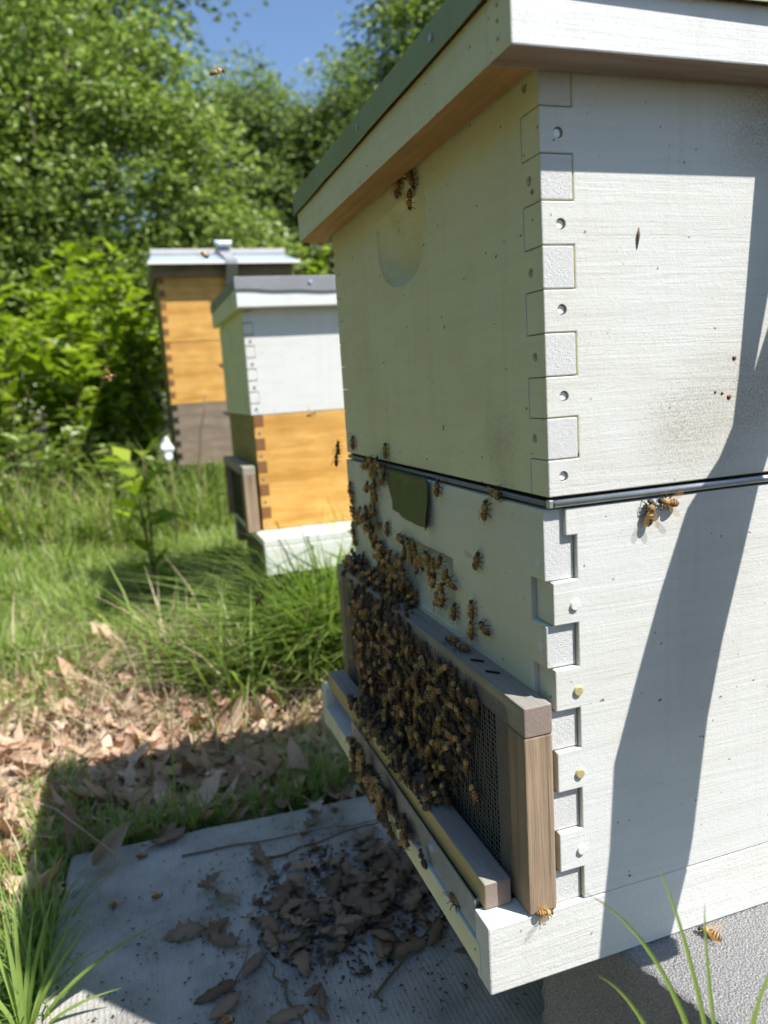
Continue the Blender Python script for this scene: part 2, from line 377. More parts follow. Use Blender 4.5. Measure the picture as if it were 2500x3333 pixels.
# the concrete slab
def rot2(pts, a, c):
    ca, sa = math.cos(a), math.sin(a)
    return [(c[0] + (x - c[0]) * ca - (y - c[1]) * sa, c[1] + (x - c[0]) * sa + (y - c[1]) * ca) for x, y in pts]
def build_slab():
    m = MB(); edge = []
    cs = [(-346, -40), (470, -40), (470, 588), (-346, 588)]
    for k in range(4):
        a, b = cs[k], cs[(k + 1) % 4]
        for t in np.linspace(0, 1, 24, endpoint=False):
            jx, jy = random.uniform(-1.6, 1.6), random.uniform(-1.6, 1.6)
            edge.append((a[0] + (b[0] - a[0]) * t + jx, a[1] + (b[1] - a[1]) * t + jy))
    m.prism(rot2(edge, R(-3), (-346, 588)), 'z', -284, -235)
    o = m.build('concrete_slab', 'slab', org=(60, 270, -284), bevel=4)
    tag(o, 'flat grey concrete slab lying in front of the white hive, strewn with dead leaves', 'slab')
build_slab()

# concrete blocks under the hive
def build_block(c, ang, label):
    n = 22; m = MB(); L, D, H = 390, 190, 189; nx, ny, nz = 60, 30, 30
    bm = bmesh.new(); bmesh.ops.create_grid(bm, x_segments=1, y_segments=1, size=.5); bm.free()
    def face(o, u, v, nu, nv):
        pts = [tuple(o[k] + u[k] * i / nu + v[k] * j / nv for k in range(3)) for j in range(nv + 1) for i in range(nu + 1)]
        m.add(pts, [(j * (nu + 1) + i, j * (nu + 1) + i + 1, (j + 1) * (nu + 1) + i + 1, (j + 1) * (nu + 1) + i) for j in range(nv) for i in range(nu)])
    face((0, 0, H), (L, 0, 0), (0, D, 0), nx, ny); face((0, D, 0), (L, 0, 0), (0, -D, 0), nx, ny)
    face((0, 0, 0), (L, 0, 0), (0, 0, H), nx, nz); face((L, D, 0), (-L, 0, 0), (0, 0, H), nx, nz)
    face((0, D, 0), (0, -D, 0), (0, 0, H), ny, nz); face((L, 0, 0), (0, D, 0), (0, 0, H), ny, nz)
    ca, sa = math.cos(ang), math.sin(ang); out = []
    for x, y, z in m.v:
        h = math.sin(x * 12.7 + y * 7.1) * math.sin(y * 9.3 + z * 11.9) * math.sin(z * 6.7 + x * 5.3)
        h2 = random.Random(hash((round(x, 1), round(y, 1), round(z, 1)))).uniform(-1, 1)
        k = 1 + .0 * h; r = (x - L / 2, y - D / 2, z - H / 2); s = 1 - (.9 + .9 * h2 + .5 * h) / 200
        x2, y2 = L / 2 + r[0] * s, D / 2 + r[1] * s; z2 = z if z < 1 else H / 2 + r[2] * s
        out.append((c[0] + x2 * ca - y2 * sa, c[1] + x2 * sa + y2 * ca, c[2] + z2))
    m.v = out
    o = m.build('concrete_block', 'block', org=c)
    bm = bmesh.new(); bm.from_mesh(o.data); bmesh.ops.remove_doubles(bm, verts=bm.verts, dist=.0003); bmesh.ops.recalc_face_normals(bm, faces=bm.faces); bm.to_mesh(o.data); bm.free()
    o.data.polygons.foreach_set('use_smooth', [True] * len(o.data.polygons))
    tag(o, label, 'concrete block', 'blocks under the white hive')
A15 = R(15)
build_block((24 + 190 * math.sin(A15), 71 - 190 * math.cos(A15), -234.5), A15, 'rough grey concrete block under the near corner of the white hive')
build_block((70, 262, -234.5), R(-2), 'grey concrete block hidden under the far side of the white hive')

# ================================================================ WHITE HIVE IN FRONT
def finger_edge(bounds, owner, inn, out, gap):
    """edge polyline from top to bottom: out where the board owns the segment, inn where notched"""
    pts = []
    for k in range(len(bounds) - 1):
        a, b = bounds[k], bounds[k + 1]; own = owner[k]
        a2 = a - (gap if own and k else 0) + (gap if (not own) and k else 0); b2 = b + (gap if own and k < len(bounds) - 2 else 0) - (gap if not own and k < len(bounds) - 2 else 0)
        e = out if own else inn
        if own is not None: pts += [(e, a2), (e, b2)]
    return pts
def hive_box(name, label, X, Y, bounds, front_owns, mats, fx=0.0, fy=0.0, sx=0.0, gap=.22, LX=505, LY=413, group=None, top_step=None, inn=19.5):
    """fx: x of the front board face, fy: y of the front board finger ends, sx: x of the side board finger ends"""
    z1, z0 = bounds[0], bounds[-1]
    t = thing(name, (X + LX / 2, Y + LY / 2, z0), label, 'hive box', group)
    fo = front_owns; so_ = [not v for v in fo]
    e = finger_edge(bounds, fo, 19.5, fy, gap)                     # near edge of front board (y, z)
    pts = [(Y + a, b) for a, b in e] + [(Y + LY - (0 if not i else 0) - a, b) for i, (a, b) in enumerate(reversed(e))]
    f = MB().prism(pts, 'x', X + fx, X + fx + 19).build('front_board', mats['front'], t, bevel=.7, bynormal={('y', -1): 1, ('y', 1): 1})
    e = finger_edge(bounds, so_, inn, sx, gap)
    if top_step: e = [(top_step, z1), (top_step, bounds[1]), (19.5, bounds[1])] + e[2 if False else 1:] if False else [(top_step, z1), (top_step, bounds[1])] + [(inn, bounds[1])] + [(inn, bounds[2] + gap)] + e[4:]
    pts = [(X + a, b) for a, b in e] + [(X + LX - 20, z0), (X + LX - 20, z1)]
    s = MB().prism(pts, 'y', Y, Y + 19).build('side_board', mats['side'], t, bevel=.7, bynormal={('x', -1): 1})
    e2 = finger_edge(bounds, so_, 19.5, sx, gap)
    pts = [(X + a, b) for a, b in e2] + [(X + LX - 20, z0), (X + LX - 20, z1)]
    MB().prism(pts, 'y', Y + LY - 19, Y + LY).build('side_board', mats['side'], t, bevel=.7, bynormal={('x', -1): 1})
    MB().box(X + LX - 19.5, X + LX, Y + .5, Y + LY - .5, z0, z1).build('back_board', mats['front'], t, bevel=.7)
    return t, f, s

UB = [496, 454.8, 431.8, 408.6, 386.1, 363.7, 340.9, 317.8, 295.4, 272.5, 251.8]
LB = [244.5, 229, 203, 177, 151, 125, 100, 74, 48, 22, .4]
top_box, top_front, top_side = hive_box('hive_box', 'white upper hive box with a scooped handhold, speckled with mould, directly under the lid', 0, 0, UB,
    [True, False] * 5, {'front': ['cream_y', 'end_white'], 'side': ['mould_x', 'cream_y']})
def disc(m, c, axis, r, a0, a1, seg=14, mi=0):
    pts = [(c[0] + r * math.cos(2 * math.pi * k / seg), c[1] + r * math.sin(2 * math.pi * k / seg)) for k in range(seg)]
    m.prism(pts, axis, a0, a1, mi); return m
# handhold scoop and sunken nail holes of the upper box
cut = MB(); n1, n2 = 28, 40; ring = []
vs = []; fs = []
zc = 449.0
for i in range(n1 + 1):
    th = math.pi * i / n1
    for k in range(n2):
        ph = 2 * math.pi * k / n2
        x = 15 * math.sin(th) * math.cos(ph); y = 56 * math.sin(th) * math.sin(ph); z = 54 * math.cos(th)
        z = min(z, 10 - abs(x) * .25)
        vs.append((x, 214 + y, zc + z))
fs = [(i * n2 + k, i * n2 + (k + 1) % n2, (i + 1) * n2 + (k + 1) % n2, (i + 1) * n2 + k) for i in range(n1) for k in range(n2)]
bmx = bmesh.new(); bv = [bmx.verts.new(v) for v in vs]
for f_ in fs:
    try: bmx.faces.new([bv[i] for i in f_])
    except ValueError: pass
hull_in = bmesh.ops.convex_hull(bmx, input=bmx.verts)
bmx.verts.ensure_lookup_table(); bmx.free()
# shallow bowl with a straight upper edge
vs = []; fs = []; rows = 26
for i in range(rows + 1):
    z = 8 - 62 * i / rows; t_ = (z + 16) / (24 if z > -16 else 38); wy = 56 * max(.0005, 1 - abs(t_) ** (9 if z > -16 else 2.2)) ** .5 + .5; dx = (4.0 + 12.5 * ((8 - z) / 50) ** .7) if z > -42 else .3 + 16.5 * max(0, (54 + z) / 12) ** .6
    for q in range(n2):
        ph = 2 * math.pi * q / n2; vs.append((dx * math.cos(ph), 214 + wy * math.sin(ph), zc + z + .10 * (wy * math.sin(ph) if z > 0 else 0) * 0))
for i in range(rows): fs += [(i * n2 + q, i * n2 + (q + 1) % n2, (i + 1) * n2 + (q + 1) % n2, (i + 1) * n2 + q) for q in range(n2)]
fs += [tuple(range(n2 - 1, -1, -1)), tuple(range(rows * n2, (rows + 1) * n2))]
cut.add(vs, fs)
for y, z in ((14, 468), (12, 421), (13, 374), (11, 329), (14, 284)): disc(cut, (y, z), 'x', 2.7, -3, 3.2)
bake(top_front, cut)
cut = MB()
for x, z in ((11, 442), (11.5, 397), (11, 353), (11, 307), (9.5, 263)): disc(cut, (x, z), 'y', 3.0, -3, 2.6)
bake(top_side, cut)
for x, z in ((11, 442), (11.5, 397), (11, 353), (11, 307), (9.5, 263)):
    disc(MB(), (x, z), 'y', 2.3, 1.3, 2.9).build('nail', 'nail', top_side, bevel=.3)
for y, z in ((14, 468), (12, 421), (13, 374), (11, 329), (14, 284)):
    disc(MB(), (y, z), 'x', 2.1, 1.9, 3.4).build('nail', 'nail', top_front, bevel=.3)

low_box, low_front, low_side = hive_box('hive_box', 'white lower hive box with deep finger joints and a green tape patch on its front', 0, 0, LB,
    [True, True, False, True, False, True, False, True, False, True], {'front': ['white_front', 'end_white'], 'side': ['white_x', 'white_front']}, fx=-2.5, fy=3.0, sx=1.0, gap=.3, top_step=10, inn=17.0)
cut = MB(); cut.prism([(-8, 132), (-8, 191), (11, 191), (9, 187), (-1.5, 137)], 'y', 134, 246)
for y, z in (): pass
bake(low_front, cut)
for (x, z), mt in zip(((14.5, 188), (15.5, 136), (15.5, 84), (15.5, 34)), ('nail', 'nail_yellow', 'nail_yellow', 'nail')):
    disc(MB(), (x, z), 'y', 2.9, -1.5, 2, 18).build('nail', mt, low_side, bevel=.5)
for y, z in ((10, 213), (9.5, 163), (10, 112)):
    disc(MB(), (y, z), 'x', 2.7, -2.9, 0, 16).build('nail', 'nail', low_front, bevel=.3)
# tape patch, curled off along its right and lower edge
def tape_patch():
    m = MB(); nu, nv = 22, 14; rows = []
    for s in (0, 1):
        for j in range(nv + 1):
            for i in range(nu + 1):
                u, v = i / nu, j / nv
                y = 266 - u * 99 + 4 * math.sin(v * 5) * (1 - u) ; z = 247 - v * 38 - 3 * math.sin(u * 2.5) * v + (2 if u < .2 else 0) * v
                lift = .6 + 5.5 * max(0, u - .86) / .14 * (0.25 + v) + 1.3 * math.sin(u * 11 + v * 4) ** 2 * .6 + (1.2 if v < .1 else 0)
                rows.append((-2.5 - lift - .35 * s, y, z))
    n = (nu + 1) * (nv + 1); q = []
    for j in range(nv):
        for i in range(nu):
            a = j * (nu + 1) + i; q += [(a, a + 1, a + nu + 2, a + nu + 1), (n + a, n + a + nu + 1, n + a + nu + 2, n + a + 1)]
    for i in range(nu): q += [(i, n + i, n + i + 1, i + 1), (nv * (nu + 1) + i, nv * (nu + 1) + i + 1, n + nv * (nu + 1) + i + 1, n + nv * (nu + 1) + i)]
    for j in range(nv):
        a, b = j * (nu + 1), (j + 1) * (nu + 1); q += [(a, b, n + b, n + a), (a + nu, n + a + nu, n + b + nu, b + nu)]
    m.add(rows, q); o = m.build('tape_patch', 'tape', low_box, smooth=True); tag(o, 'dark green tape square curling off the white paint')
tape_patch()
for x, z, r_ in ((112.5, 303, .9), (117.5, 302, 1.1), (122.5, 299.5, 1.7), (126, 322, 1.6)):
    m = MB(); m.tube([(x, .2, z), (x, -.4, z), (x, -.7, z)], [r_, r_ * .8, .1], 12); m.build('propolis_drop', 'propolis', top_side, smooth=True)
m = MB(); m.tube([(60, -.2, 395), (59.4, -.6, 391), (58.6, -.3, 384)], [.3, .9, .2], 8); m.build('seed_husk', 'twig', top_side, smooth=True)

# queen excluder between the boxes
ex = thing('queen_excluder', (250, 206, 244.5), 'thin metal rimmed queen excluder pinched between the two white boxes', 'excluder')
def rim(p0, p1, r=2.2): return MB().tube([p0, p1], r, 10)
rim((3, .2, 248), (500, .2, 248)).build('rim_bar', 'galv', ex, smooth=True)
rim((1.2, 4, 247.6), (1.2, 410, 247.6), 1.8).build('rim_bar', 'wire', ex, smooth=True)  # front bar in darker metal, its shade put into the colour
rim((3, 412.5, 248), (500, 412.5, 248)).build('rim_bar', 'galv', ex, smooth=True)
rim((503, 4, 248), (503, 410, 248)).build('rim_bar', 'galv', ex, smooth=True)
MB().box(4, 501, 4, 409, 245, 251.2).build('wire_panel', 'dark_panel', ex)
MB().box(-.5, 2.5, -.6, 3, 245.6, 250.4).build('corner_clip', 'galv', ex, bevel=.5)

# lid
lid = thing('hive_roof', (250, 206, 470), 'white wooden hive lid with green metal sheet folded over its top', 'hive lid')
MB().box(-28.5, 533, -25.6, -1.2, 470.6, 500).build('near_rim_board', ['white_lid', 'bare_rim_x', 'cream_y'], lid, bevel=1, bynormal={('z', -1): 1, ('x', -1): 2})
MB().box(-28.3, -3, -1.0, 438.4, 470.8, 500).build('front_rim_board', ['cream_y', 'bare_rim'], lid, bevel=1, bynormal={('z', -1): 1})
MB().box(-2.8, 533, 414.5, 438.6, 470.6, 500).build('far_rim_board', ['white_lid', 'bare_rim_x'], lid, bevel=1, bynormal={('z', -1): 1})
MB().box(508, 532.8, -1, 414.3, 470.8, 500).build('back_rim_board', ['cream_y', 'bare_rim'], lid, bevel=1, bynormal={('z', -1): 1})
MB().box(-26, 530, -23, 436, 500.2, 517).build('top_panel', ['bare_rim'], lid)
def metal_cover():
    m = MB(); per = []; x0, x1, y0, y1 = -30.3, 534.8, -27.4, 440.4
    def seg(a, b, n, nrm):
        for t in np.linspace(0, 1, n, endpoint=False): per.append(((a[0] + (b[0] - a[0]) * t, a[1] + (b[1] - a[1]) * t), nrm))
    seg((x0, y0), (x1, y0), 60, (0, -1)); seg((x1, y0), (x1, y1), 30, (1, 0)); seg((x1, y1), (x0, y1), 40, (0, 1)); seg((x0, y1), (x0, y0), 50, (-1, 0))
    n = len(per); rows = []
    prof = [(0, 519.2), (.9, 518.4), (1.0, 510), (1.0, 499)]
    for k, (o, z) in enumerate(prof):
        for i, ((x, y), nr) in enumerate(per):
            w = .25 + .2 * math.sin(i * .37) * math.sin(i * .13 + 1); b = (1.2 * w if k == 3 else .5 * w if k == 2 else 0) + (2.6 * max(0, math.sin(math.pi * (x + 30) / 620)) if nr[1] < 0 and k == 3 else 0)
            rows.append((x + nr[0] * (o + b), y + nr[1] * (o + b), z + (.25 * math.sin(i * .4) if k == 3 else 0)))
    q = [(k * n + i, k * n + (i + 1) % n, (k + 1) * n + (i + 1) % n, (k + 1) * n + i) for k in range(len(prof) - 1) for i in range(n)]
    q.append(tuple(range(n))); m.add(rows, q)
    o = m.build('metal_cover', 'green_metal', lid); sd = o.modifiers.new('s', 'SOLIDIFY'); sd.thickness = .0006; sd.offset = -1
    tag(o, 'green painted sheet metal with dented folded edge')
    return o
mcover = metal_cover()
for y in (60, 205, 330): MB().tube([(-32.6, y, 509), (-31, y, 509)], 2.2, 10).build('nail', 'galv', mcover)
for z in (478, 486, 493): MB().tube([(-29.2, -13, z), (-28, -13, z)], .9, 8).build('nail', 'nail_yellow', lid)

# bottom board
bb = thing('bottom_board', (230, 206, -45), 'white hive bottom board with landing ledge, resting on concrete blocks', 'bottom board')
MB().box(-48.7, 505, 0, 19, -45.4, 0).build('side_rail', ['white_rail', 'white_y'], bb, bevel=1.2, bynormal={('x', -1): 1})
MB().box(-48.7, 505, 394, 413, -45.4, 0).build('side_rail', ['white_rail', 'white_y'], bb, bevel=1.2, bynormal={('x', -1): 1})
MB().box(-49.5, 500, 12, 401, -39.5, -20.5).build('landing_panel', ['white_y', 'endw' if False else 'cream_y'], bb, bevel=.8, bynormal={('x', -1): 1})
MB().box(485, 504.6, 19.2, 393.8, -20.3, -.2).build('back_rail', 'white_y', bb, bevel=.8)

# robbing screen
scn = thing('robbing_screen', (-12, 206, .5), 'weathered wooden frame with wire mesh fixed over the hive entrance', 'screen')
MB().box(-21, -2.8, -1.5, 411, 114, 132.3).build('top_rail', ['frame_y', 'frame_end', 'stick_top'], scn, bevel=.8, bynormal={('y', -1): 1, ('z', 1): 2})
MB().box(-21.2, -2.8, -1.2, 36, .8, 113.6).build('stile', ['frame_z'], scn, bevel=.8)
MB().box(-21.2, -2.8, 374, 411, .8, 113.6).build('stile', ['frame_z'], scn, bevel=.8)
MB().box(-7, -4, 36.4, 373.6, -18, 113.6).build('dark_sheet', ['dark_panel'], scn)  # near-black sheet filling the space behind the mesh
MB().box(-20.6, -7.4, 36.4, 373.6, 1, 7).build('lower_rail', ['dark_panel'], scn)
def wire_mesh():
    m = MB(); y0, y1, z0, z1, p = 20, 392, 6, 124, 3.4
    ys = np.arange(y0, y1, p); zs = np.arange(z0, z1, p); r = .27
    for i, y in enumerate(ys):
        dy = .35 * math.sin(i * 1.7); xo = -22.0 + .25 * math.sin(i * .6)
        m.tube([(xo + .3 * (-1) ** (i + k), y + dy * math.sin(k * 2.1), z) for k, z in enumerate(np.linspace(z0 - 2, z1 + 2, 8))], r, 4, 0, False)
    for j, z in enumerate(zs):
        m.tube([(-22.0 + .3 * math.sin(k * 1.3 + j), y, z + .25 * math.sin(k + j)) for k, y in enumerate(np.linspace(y0 - 2, y1 + 2, 14))], r, 4, 0, False)
    o = m.build('wire_mesh', 'wire', scn, smooth=True); tag(o, 'fine square wire mesh', kind='stuff')
wire_mesh()
for y in (52, 75): MB().tube([(-9, y, 133.0), (-15, y + 7, 133.0)], .9, 6).build('staple', 'dark_panel', scn)
stick = MB().box(-43.5, -25.5, 14, 399, .6, 17.6).build('wooden_stick', ['stick_front', 'stick_top', 'frame_end'], org=(-35, 206, .6), bevel=.9, bynormal={('z', 1): 1, ('y', -1): 2})
tag(stick, 'square pine stick with grey top lying across the front of the hive entrance', 'stick')
stp = thing('metal_strip', (-46, 160, -20), 'thin galvanised metal strip with a screw, standing on the white landing ledge', 'metal strip')
MB().prism([(-47.6, 21), (-46.6, 20.6), (-42.6, 21.6), (-42.8, 22.6), (-46.4, 22), (-45.2, 300), (-46.2, 300)], 'z', -20.3, 4).build('strip', 'galv', stp)
MB().tube([(-48.5, 92, -4), (-46.2, 92, -4)], [2.6, 3.0], 12).build('screw', 'sky_tint_metal', stp)

# made-up strap pieces out of view, shaped to throw the shade band on the boards
def shade_caster(name, label, rows, group='added shade casters'):
    m = MB(); n = len(rows)
    for s in (0, 1):
        for (l, r_) in rows:
            for k in range(5):
                t = k / 4; p = [l[i] + (r_[i] - l[i]) * t for i in range(3)]; m.v.append((p[0], p[1] - 1.8 * s - 2.5 * math.sin(math.pi * t), p[2]))
    N = n * 5; q = []
    for j in range(n - 1):
        for k in range(4):
            a = j * 5 + k; q += [(a, a + 1, a + 6, a + 5), (N + a, N + a + 5, N + a + 6, N + a + 1)]
        q += [(j * 5, j * 5 + 5, N + j * 5 + 5, N + j * 5), (j * 5 + 4, N + j * 5 + 4, N + j * 5 + 9, j * 5 + 9)]
    q += [(k, N + k, N + k + 1, k + 1) for k in range(4)] + [((n - 1) * 5 + k, (n - 1) * 5 + k + 1, N + (n - 1) * 5 + k + 1, N + (n - 1) * 5 + k) for k in range(4)]
    m.f = q; m.mi = [0] * len(q)
    o = m.build(name, 'strap', org=(180, -70, 300)); tag(o, label, 'strap', group); return o
def up(x, z, t): return (x + .93 * t, -t, z + 1.9 * t)      # a point on the sun ray that ends at (x, 0, z) on the hive side
shade_caster('shade_strap', 'narrow made-up grey strap, out of view, added to shade the sunny side of the hive',
    [(up(143, 445, 29), up(166, 446, 29)), (up(140.5, 424, 32), up(160, 424, 34)), (up(136, 370, 40), up(153, 370, 42)), (up(131, 314, 48), up(141, 314, 50)), (up(127, 285, 52), up(134, 285, 54)), (up(121, 250, 58), up(128, 250, 60))])
shade_caster('shade_strap', 'wide made-up grey strap, out of view, added to shade the sunny side of the hive',
    [(up(186, 430, 55), up(240, 430, 50)), (up(156, 352, 62), up(212, 352, 58)), (up(140, 310, 66), up(186, 320, 62)), (up(116, 264, 70), up(158, 275, 66)), (up(93, 236, 74), up(146, 244, 70)), (up(75, 190, 77), up(134, 200, 73)),
     (up(58, 140, 80), up(120, 150, 76)), (up(41, 87, 83), up(109, 100, 79)), (up(37, 30, 85), up(98, 20, 82)), (up(33, 0, 86), up(94, 0, 84)), (up(27, -50, 90), up(79, -52, 88)), (up(32, -66, 92), up(64, -70, 91))])

# ================================================================ HIVES BEHIND
def shifted(bounds, z): return [b + z for b in bounds]
h2x, h2y = 24, 1235
def seglist(z1, z0, n): return list(np.linspace(z1, z0, n + 1))
hb2, _, hs2 = hive_box('hive_box', 'white upper box of the middle hive, sitting on the orange box', h2x, h2y, seglist(512, 276, 10), [True, False] * 5,
    {'front': ['cream_y', 'white_x'], 'side': ['white_x', 'cream_y']}, gap=.9)
ho2, _, os2 = hive_box('hive_box', 'orange stained box at the bottom of the middle hive with dark finger joints', h2x + 4, h2y, seglist(274.5, 30, 10), [True, False] * 5,
    {'front': ['orange_shade_y', 'orange_dark'], 'side': ['orange', 'orange_shade_y']}, gap=.5)
for x, z in ((12, 475), (12, 428), (12, 381), (12, 333), (12, 288)): disc(MB(), (h2x + x, z), 'y', 3, h2y - 1, h2y + 1).build('nail', 'galv', hs2)
for k in range(5): disc(MB(), (h2x + 14, 238 - 49 * k), 'y', 3, h2y - 1, h2y + 1).build('nail', 'galv', os2)
l2 = thing('hive_roof', (h2x + 250, h2y + 206, 494), 'white rimmed lid with shiny metal cover on the middle hive', 'hive lid')
MB().box(h2x - 13, h2x + 531, h2y - 31, h2y - 4, 493, 531).build('near_rim_board', ['white_lid'], l2, bevel=1)
MB().box(h2x - 12.8, h2x - 1, h2y - 3.8, h2y + 438, 493.2, 531).build('front_rim_board', ['cream_y'], l2, bevel=1)
MB().box(h2x - 3.8, h2x + 531, h2y + 417, h2y + 438, 496, 531).build('far_rim_board', ['white_lid'], l2, bevel=1)
mcv = MB().box(h2x - 15, h2x + 533, h2y - 33.5, h2y + 440, 531.3, 552)
def skirt(m, x0, x1, y, z1, z0, amp):
    n = 40
    for k in range(n):
        a, b = x0 + (x1 - x0) * k / n, x0 + (x1 - x0) * (k + 1) / n
        za, zb = [z0 + amp * math.sin(t * .021 + 1) + amp * .5 * math.sin(t * .055) for t in (a, b)]
        m.add([(a, y, z1), (b, y, z1), (b, y - 1.5, zb), (a, y - 1.5, za), (a, y + 1, z1), (b, y + 1, z1), (b, y + .3, zb), (a, y + .3, za)], [(0, 1, 2, 3), (7, 6, 5, 4), (3, 2, 6, 7)])
skirt(mcv, h2x - 15, h2x + 533, h2y - 33.6, 551, 524, 2.5)
mcv.build('metal_cover', 'dull_sheet', l2, bevel=1)
for x in (140, 270, 400): disc(MB(), (h2x + x, 540), 'y', 3.2, h2y - 37.5, h2y - 34).build('nail', 'sky_tint_metal', l2)
st = thing('hive_stand', (h2x + 240, h2y + 200, gz(0, 1300)), 'white painted plank base under the middle orange and white hive', 'hive stand')
for k, (a, b) in enumerate(((-105, 55), (59, 176), (180, 297), (301, 418))):
    MB().box(h2x - 14, h2x + 530, h2y + a, h2y + b, 12, 28.5).build('plank', 'white_x', st, bevel=2)
MB().box(h2x - 13, h2x + 529, h2y - 106, h2y - 90, -46, 11.6).build('fascia_board', 'white_x', st, bevel=2)
for y in (-50, 380): MB().box(h2x - 6, h2x + 528, h2y + y, h2y + y + 38, -60, 11.5).build('cross_beam', 'oldwood', st, bevel=2)
for x in (20, 440):
    for y in (-42, 350): MB().box(h2x + x, h2x + x + 60, h2y + y, h2y + y + 60, -262, -60.5).build('leg', 'oldwood', st, bevel=2)
s2 = thing('entrance_board', (h2x - 25, h2y + 120, 30), 'grey weathered upright board leaning at the entrance of the middle hive', 'board')
MB().box(h2x - 30, h2x - 4, h2y - 10, h2y + 28, 28.5, 150).build('stile', 'frame_z', s2, bevel=1.5)
MB().box(h2x - 30, h2x - 4, h2y + 300, h2y + 338, 28.5, 150).build('stile', 'frame_z', s2, bevel=1.5)
MB().box(h2x - 30, h2x - 4, h2y - 10, h2y + 338, 150.5, 170).build('top_rail', 'frame_y', s2, bevel=1.5)
MB().box(h2x - 18, h2x - 12, h2y + 28.5, h2y + 299.5, 30, 150).build('dark_sheet', 'dark_panel', s2)

h3x, h3y = -62, 2705
b3 = []
for (z1, z0, n, lab, mt) in ((778, 538, 10, 'orange stained top box of the far hive below the metal roof', 'o'), (535, 300, 10, 'orange stained middle box of the far hive with dark corner joints', 'o'), (297, 62, 10, 'bare grey brown bottom box of the far hive in the grass', 'w')):
    hb, _, _ = hive_box('hive_box', lab, h3x + (2 if mt == 'w' else 0), h3y, seglist(z1, z0, n), [True, False] * 5,
        {'front': ['orange_shade_y' if mt == 'o' else 'oldwood', 'orange_dark' if mt == 'o' else 'dark_panel'], 'side': ['orange' if mt == 'o' else 'oldwood', 'orange_dark']}, gap=.8)
    b3.append(hb)
MB().box(h3x + 230, h3x + 320, h3y - 6, h3y - .2, 232, 246).build('handle_cleat', 'white_y', b3[2], bevel=3)
MB().prism([(h3x + 190, 258), (h3x + 330, 258), (h3x + 318, 245), (h3x + 205, 245)], 'y', h3y - .5, h3y + 1.4).build('handhold', 'dark_panel', b3[2])  # flat near-black patch painting the shade inside the handhold
MB().prism([(h3x + 190, 445), (h3x + 320, 452), (h3x + 318, 440), (h3x + 205, 432)], 'y', h3y - .4, h3y + 1.4).build('handhold', 'dark_panel', b3[1])  # same painted hollow on the middle box
r3 = thing('hive_roof', (h3x + 250, h3y + 206, 776), 'sloping bright metal roof on the far orange hive', 'hive roof')
MB().box(h3x - 14, h3x + 519, h3y - 14, h3y + 427, 777, 822).build('roof_frame', 'oldwood', r3, bevel=2)
zr, zt = 824, 880
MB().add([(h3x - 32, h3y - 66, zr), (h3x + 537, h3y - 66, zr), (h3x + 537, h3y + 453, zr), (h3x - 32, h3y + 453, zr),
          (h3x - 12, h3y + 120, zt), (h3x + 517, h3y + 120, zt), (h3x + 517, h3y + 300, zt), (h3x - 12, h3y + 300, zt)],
         [(3, 2, 1, 0), (0, 1, 5, 4), (1, 2, 6, 5), (2, 3, 7, 6), (3, 0, 4, 7), (4, 5, 6, 7)]).build('metal_sheet', 'sky_tint_metal', r3, bevel=2)
MB().box(h3x - 34, h3x + 539, h3y - 68, h3y - 65.5, zr - 8, zr + 3).build('drip_edge', 'white_plain', r3)
MB().box(h3x - 14, h3x + 519, h3y + 112, h3y + 308, zt + .5, zt + 22).build('cap_board', 'roof_grey', r3, bevel=2)
sp = thing('ratchet_strap', (h3x + 275, h3y - 30, 60), 'grey ratchet strap tied over the metal roof of the far hive', 'strap')
path = [(h3y + 200, 905), (h3y + 112, 905), (h3y + 108, 886), (h3y - 70, 828), (h3y - 71, 812), (h3y - 24, 760), (h3y - 8, 500), (h3y - 6, 60)]
m_ = MB()
for k in range(len(path) - 1):
    (ya, za), (yb, zb) = path[k], path[k + 1]; x0 = h3x + 252
    m_.add([(x0, ya, za), (x0 + 44, ya, za), (x0 + 44, yb, zb), (x0, yb, zb), (x0, ya - 2, za + 2), (x0 + 44, ya - 2, za + 2), (x0 + 44, yb - 2, zb + 2), (x0, yb - 2, zb + 2)],
           [(0, 3, 2, 1), (4, 5, 6, 7), (0, 4, 7, 3), (1, 2, 6, 5)])
m_.build('webbing', 'strap', sp)
MB().box(h3x + 246, h3x + 302, h3y + 96, h3y + 160, 908, 926).build('ratchet_buckle', 'galv', sp, bevel=4)
MB().tube([(h3x + 240, h3y + 128, 930), (h3x + 308, h3y + 128, 930)], 7, 8).build('ratchet_handle', 'sky_tint_metal', sp)

